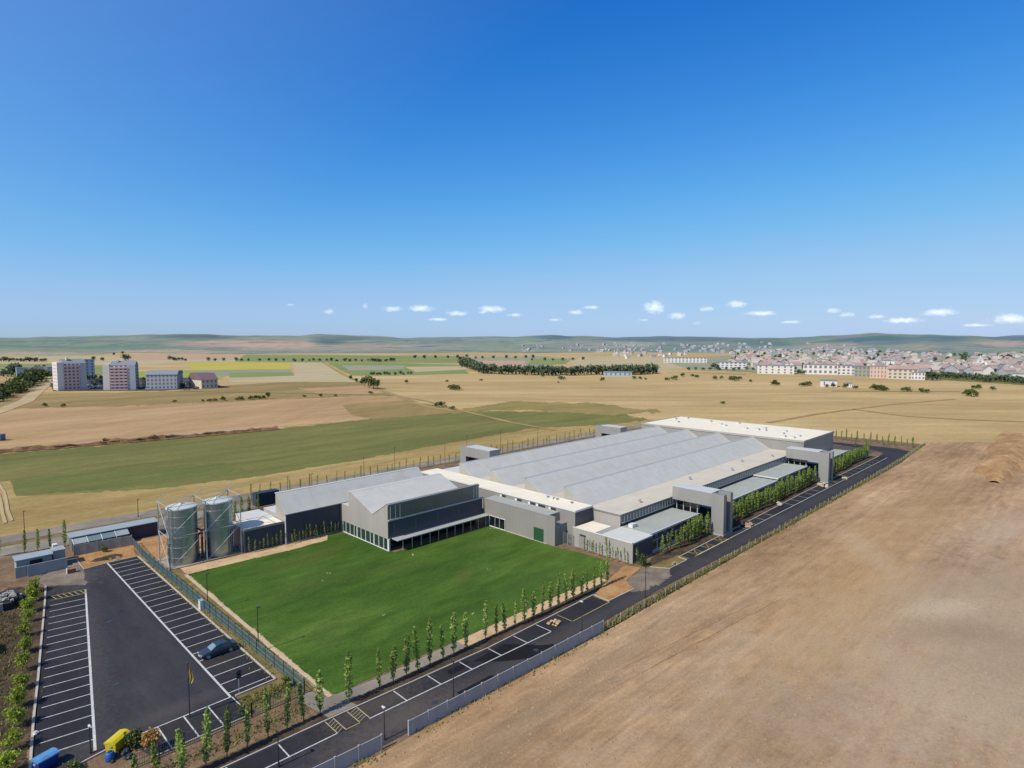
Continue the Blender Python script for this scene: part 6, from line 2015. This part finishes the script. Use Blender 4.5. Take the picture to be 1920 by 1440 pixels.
# ---------------------------------------------------------------- small clouds low over the horizon
def cloud_mat():
    m = bpy.data.materials.new('cloud_vapour')
    m.use_nodes = True
    nt = m.node_tree
    for n_ in list(nt.nodes):
        if n_.type == 'BSDF_PRINCIPLED':
            nt.nodes.remove(n_)
    out = nt.nodes['Material Output']
    tc = N(nt, 'ShaderNodeTexCoord')
    ln_ = N(nt, 'ShaderNodeVectorMath', operation='LENGTH')
    nt.links.new(tc.outputs['Object'], ln_.inputs[0])
    f = noise(nt, scaled_pos(nt, (1, 1, 1.5)), 0.010, 6, .68)
    sub = N(nt, 'ShaderNodeMath', operation='MULTIPLY_ADD'); sub.inputs[1].default_value = -1.0; sub.inputs[2].default_value = -0.1
    nt.links.new(ln_.outputs['Value'], sub.inputs[0])
    a = N(nt, 'ShaderNodeMath', operation='MULTIPLY_ADD'); a.inputs[1].default_value = 2.3
    nt.links.new(f, a.inputs[0]); nt.links.new(sub.outputs[0], a.inputs[2])
    mr = N(nt, 'ShaderNodeMapRange'); mr.inputs[1].default_value = 0.2; mr.inputs[2].default_value = 1.0; mr.inputs[3].default_value = 0; mr.inputs[4].default_value = 0.0042
    nt.links.new(a.outputs[0], mr.inputs[0])
    pv = N(nt, 'ShaderNodeVolumePrincipled')
    pv.inputs['Color'].default_value = (.98, .98, 1, 1)
    pv.inputs['Anisotropy'].default_value = 0.0
    pv.inputs['Emission Color'].default_value = (.85, .92, 1, 1)
    nt.links.new(mr.outputs[0], pv.inputs['Density'])
    em = N(nt, 'ShaderNodeMath', operation='MULTIPLY'); em.inputs[1].default_value = 0.55  # faint glow added in place of multiple scattering
    nt.links.new(mr.outputs[0], em.inputs[0])
    nt.links.new(em.outputs[0], pv.inputs['Emission Strength'])
    nt.links.new(pv.outputs[0], out.inputs['Volume'])
    return m
CM = cloud_mat()
b = MB()
b.lathe([(math.sin(math.pi * i / 10), -math.cos(math.pi * i / 10)) for i in range(11)], 0, 0, 16)
cl0 = None
CL = [(620, 585, 22, 12, 'small faint puff farthest left over the ploughed hill'), (687, 574, 13, 12, 'tiny white puff left of the paired flat clouds'), (738, 580, 40, 11, 'left one of the paired flat clouds'), (790, 579, 52, 13, 'right, larger one of the paired flat clouds'), (858, 588, 46, 10, 'thin ragged cloud right of the flat pair'), (922, 580, 56, 14, 'two-lobed cloud left of the middle of the horizon'), (966, 591, 34, 7, 'wispy strip below the two-lobed cloud'), (1080, 586, 34, 9, 'pale strip of cloud above the hall'), (1108, 577, 38, 8, 'thin double wisp above the pale strip'), (1225, 577, 46, 24, 'largest heaped white cloud on the horizon'), (1268, 592, 36, 14, 'rounded cloud just below right of the largest cloud'), (1305, 606, 18, 9, 'small low puff under the rounded cloud'), (1323, 580, 32, 9, 'narrow flat cloud right of the largest cloud'), (1378, 571, 42, 14, 'bright cloud highest in the right half'), (1424, 588, 56, 9, 'long thin cloud below the bright high one'), (1558, 583, 28, 10, 'small flat cloud, left of a fainter twin'), (1586, 590, 28, 9, 'faint twin below the small flat cloud'), (1690, 601, 60, 9, 'faint veil of cloud over the town'), (1756, 586, 52, 12, 'oval white cloud over the town hills'), (1892, 598, 56, 14, 'white cloud near the right edge of the photo'), (548, 572, 16, 5, 'barely visible wisp far left, higher than the other clouds'), (820, 599, 44, 6, 'faint wisp under the thin ragged cloud'), (905, 586, 22, 6, 'small wisp at the foot of the two-lobed cloud'), (1040, 600, 30, 5, 'very faint low streak near the middle of the horizon'), (1205, 600, 24, 6, 'low wisp under the largest cloud'), (1480, 604, 40, 5, 'pale low streak right of the long thin cloud'), (1640, 594, 34, 7, 'small pale cloud left of the veil over the town'), (1826, 610, 44, 5, 'low faint streak left of the cloud at the right edge')]
for k, (px, py, w, h, lab) in enumerate(CL):
    dist = 11000.0
    el = (HORIZON - py) / FOC * math.cos(math.atan((px - 960) / FOC))
    loc = far(px, dist, CAM_H + dist * el)
    sx, sz = w / 2 / FOC * dist * 1.0, h / 2 / FOC * dist * 1.12
    if cl0 is None:
        cl0 = b.build('cloud', CM, smooth=True)
        o = cl0
    else:
        o = cl0.copy(); COL.objects.link(o)
    tag(o, lab, 'cloud', 'small clouds over the horizon')
    o.location = loc
    o.rotation_euler.z = -HEAD - math.atan((px - 960) / FOC)
    o.scale = (sx * 1.1, sx * .8, sz * 1.1)

# ---------------------------------------------------------------- light, sky, camera
SUN_EL, SUN_SHADOW = R(45.5), R(-4)
toward = Vector((-math.cos(SUN_SHADOW) * math.cos(SUN_EL), -math.sin(SUN_SHADOW) * math.cos(SUN_EL), math.sin(SUN_EL)))
sl = bpy.data.lights.new('sun', 'SUN')
sl.energy = 5.0
sl.angle = R(0.53)
sl.color = (1.0, 0.92, 0.77)
so = bpy.data.objects.new('sun', sl)
so.rotation_euler = toward.to_track_quat('Z', 'Y').to_euler()
so.location = (0, 0, 200)
COL.objects.link(so)
wd = bpy.data.worlds.new('World')
SC.world = wd
wd.use_nodes = True
nt = wd.node_tree
bg = nt.nodes['Background']
sky = nt.nodes.new('ShaderNodeTexSky')
sky.sky_type = 'NISHITA'
sky.sun_disc = False
sky.sun_elevation = SUN_EL
sky.sun_rotation = math.atan2(toward.x, toward.y)
sky.altitude = 400
sky.air_density = 1.0
sky.dust_density = 0.6
sky.ozone_density = 2.5
# grade the sky deep blue per channel; unseen upper dome darkened to weaken fill
def curve(src, pts):
    sc_ = N(nt, 'ShaderNodeMath', operation='MULTIPLY'); sc_.inputs[1].default_value = 0.1
    nt.links.new(src, sc_.inputs[0])
    fc = nt.nodes.new('ShaderNodeFloatCurve')
    c = fc.mapping.curves[0]
    c.points[0].location = pts[0]
    c.points[1].location = pts[-1]
    for p in pts[1:-1]:
        c.points.new(*p)
    for p in c.points:
        p.handle_type = 'AUTO_CLAMPED'
    fc.mapping.update()
    nt.links.new(sc_.outputs[0], fc.inputs['Value'])
    up_ = N(nt, 'ShaderNodeMath', operation='MULTIPLY'); up_.inputs[1].default_value = 10.0
    nt.links.new(fc.outputs[0], up_.inputs[0])
    return up_.outputs[0]
sp = nt.nodes.new('ShaderNodeSeparateColor')
nt.links.new(sky.outputs[0], sp.inputs[0])
cb = nt.nodes.new('ShaderNodeCombineColor')
nt.links.new(curve(sp.outputs[0], [(0, 0), (.085, .006), (.10, .016), (.12, .03), (.165, .068), (.266, .172), (.413, .325), (.578, .40), (.62, .42), (1, .62)]), cb.inputs[0])
nt.links.new(curve(sp.outputs[1], [(0, 0), (.14, .05), (.155, .11), (.168, .156), (.202, .205), (.275, .305), (.418, .468), (.578, .56), (.658, .59), (1, .70)]), cb.inputs[1])
nt.links.new(curve(sp.outputs[2], [(0, 0), (.25, .14), (.285, .40), (.305, .565), (.361, .655), (.456, .76), (.52, .81), (.60, .85), (.67, .86), (1, .90)]), cb.inputs[2])
# paler haze on the side of the sun
tcw = N(nt, 'ShaderNodeTexCoord')
dt = N(nt, 'ShaderNodeVectorMath', operation='DOT_PRODUCT')
nt.links.new(tcw.outputs['Generated'], dt.inputs[0])
dt.inputs[1].default_value = tuple(toward)
mrw = N(nt, 'ShaderNodeMapRange')
mrw.inputs[1].default_value = -0.12; mrw.inputs[2].default_value = 0.55; mrw.inputs[3].default_value = 0.0; mrw.inputs[4].default_value = 0.30
nt.links.new(dt.outputs['Value'], mrw.inputs[0])
nt.links.new(mix(nt, 'MIX', mrw.outputs[0], cb.outputs[0], (4.2, 6.0, 8.6)), bg.inputs['Color'])
bg.inputs['Strength'].default_value = 0.1

cam = bpy.data.cameras.new('camera')
cam.sensor_fit = 'HORIZONTAL'
cam.sensor_width = 36.0
cam.lens = 36.0 * FOC / 1920.0
cam.clip_start = 0.5
cam.clip_end = 40000
co_ = bpy.data.objects.new('camera', cam)
co_.location = (0, 0, CAM_H)
co_.rotation_euler = (R(90) - TILT, 0, -HEAD)
COL.objects.link(co_)
SC.camera = co_
SC.render.resolution_x, SC.render.resolution_y = 1024, 768
SC.view_settings.view_transform = 'Standard'
SC.view_settings.look = 'None'
SC.view_settings.exposure = 0
SC.cycles.use_denoising = True
SC.cycles.max_bounces = 6
SC.cycles.volume_bounces = 2
SC.cycles.volume_max_steps = 256
SC.cycles.transparent_max_bounces = 8
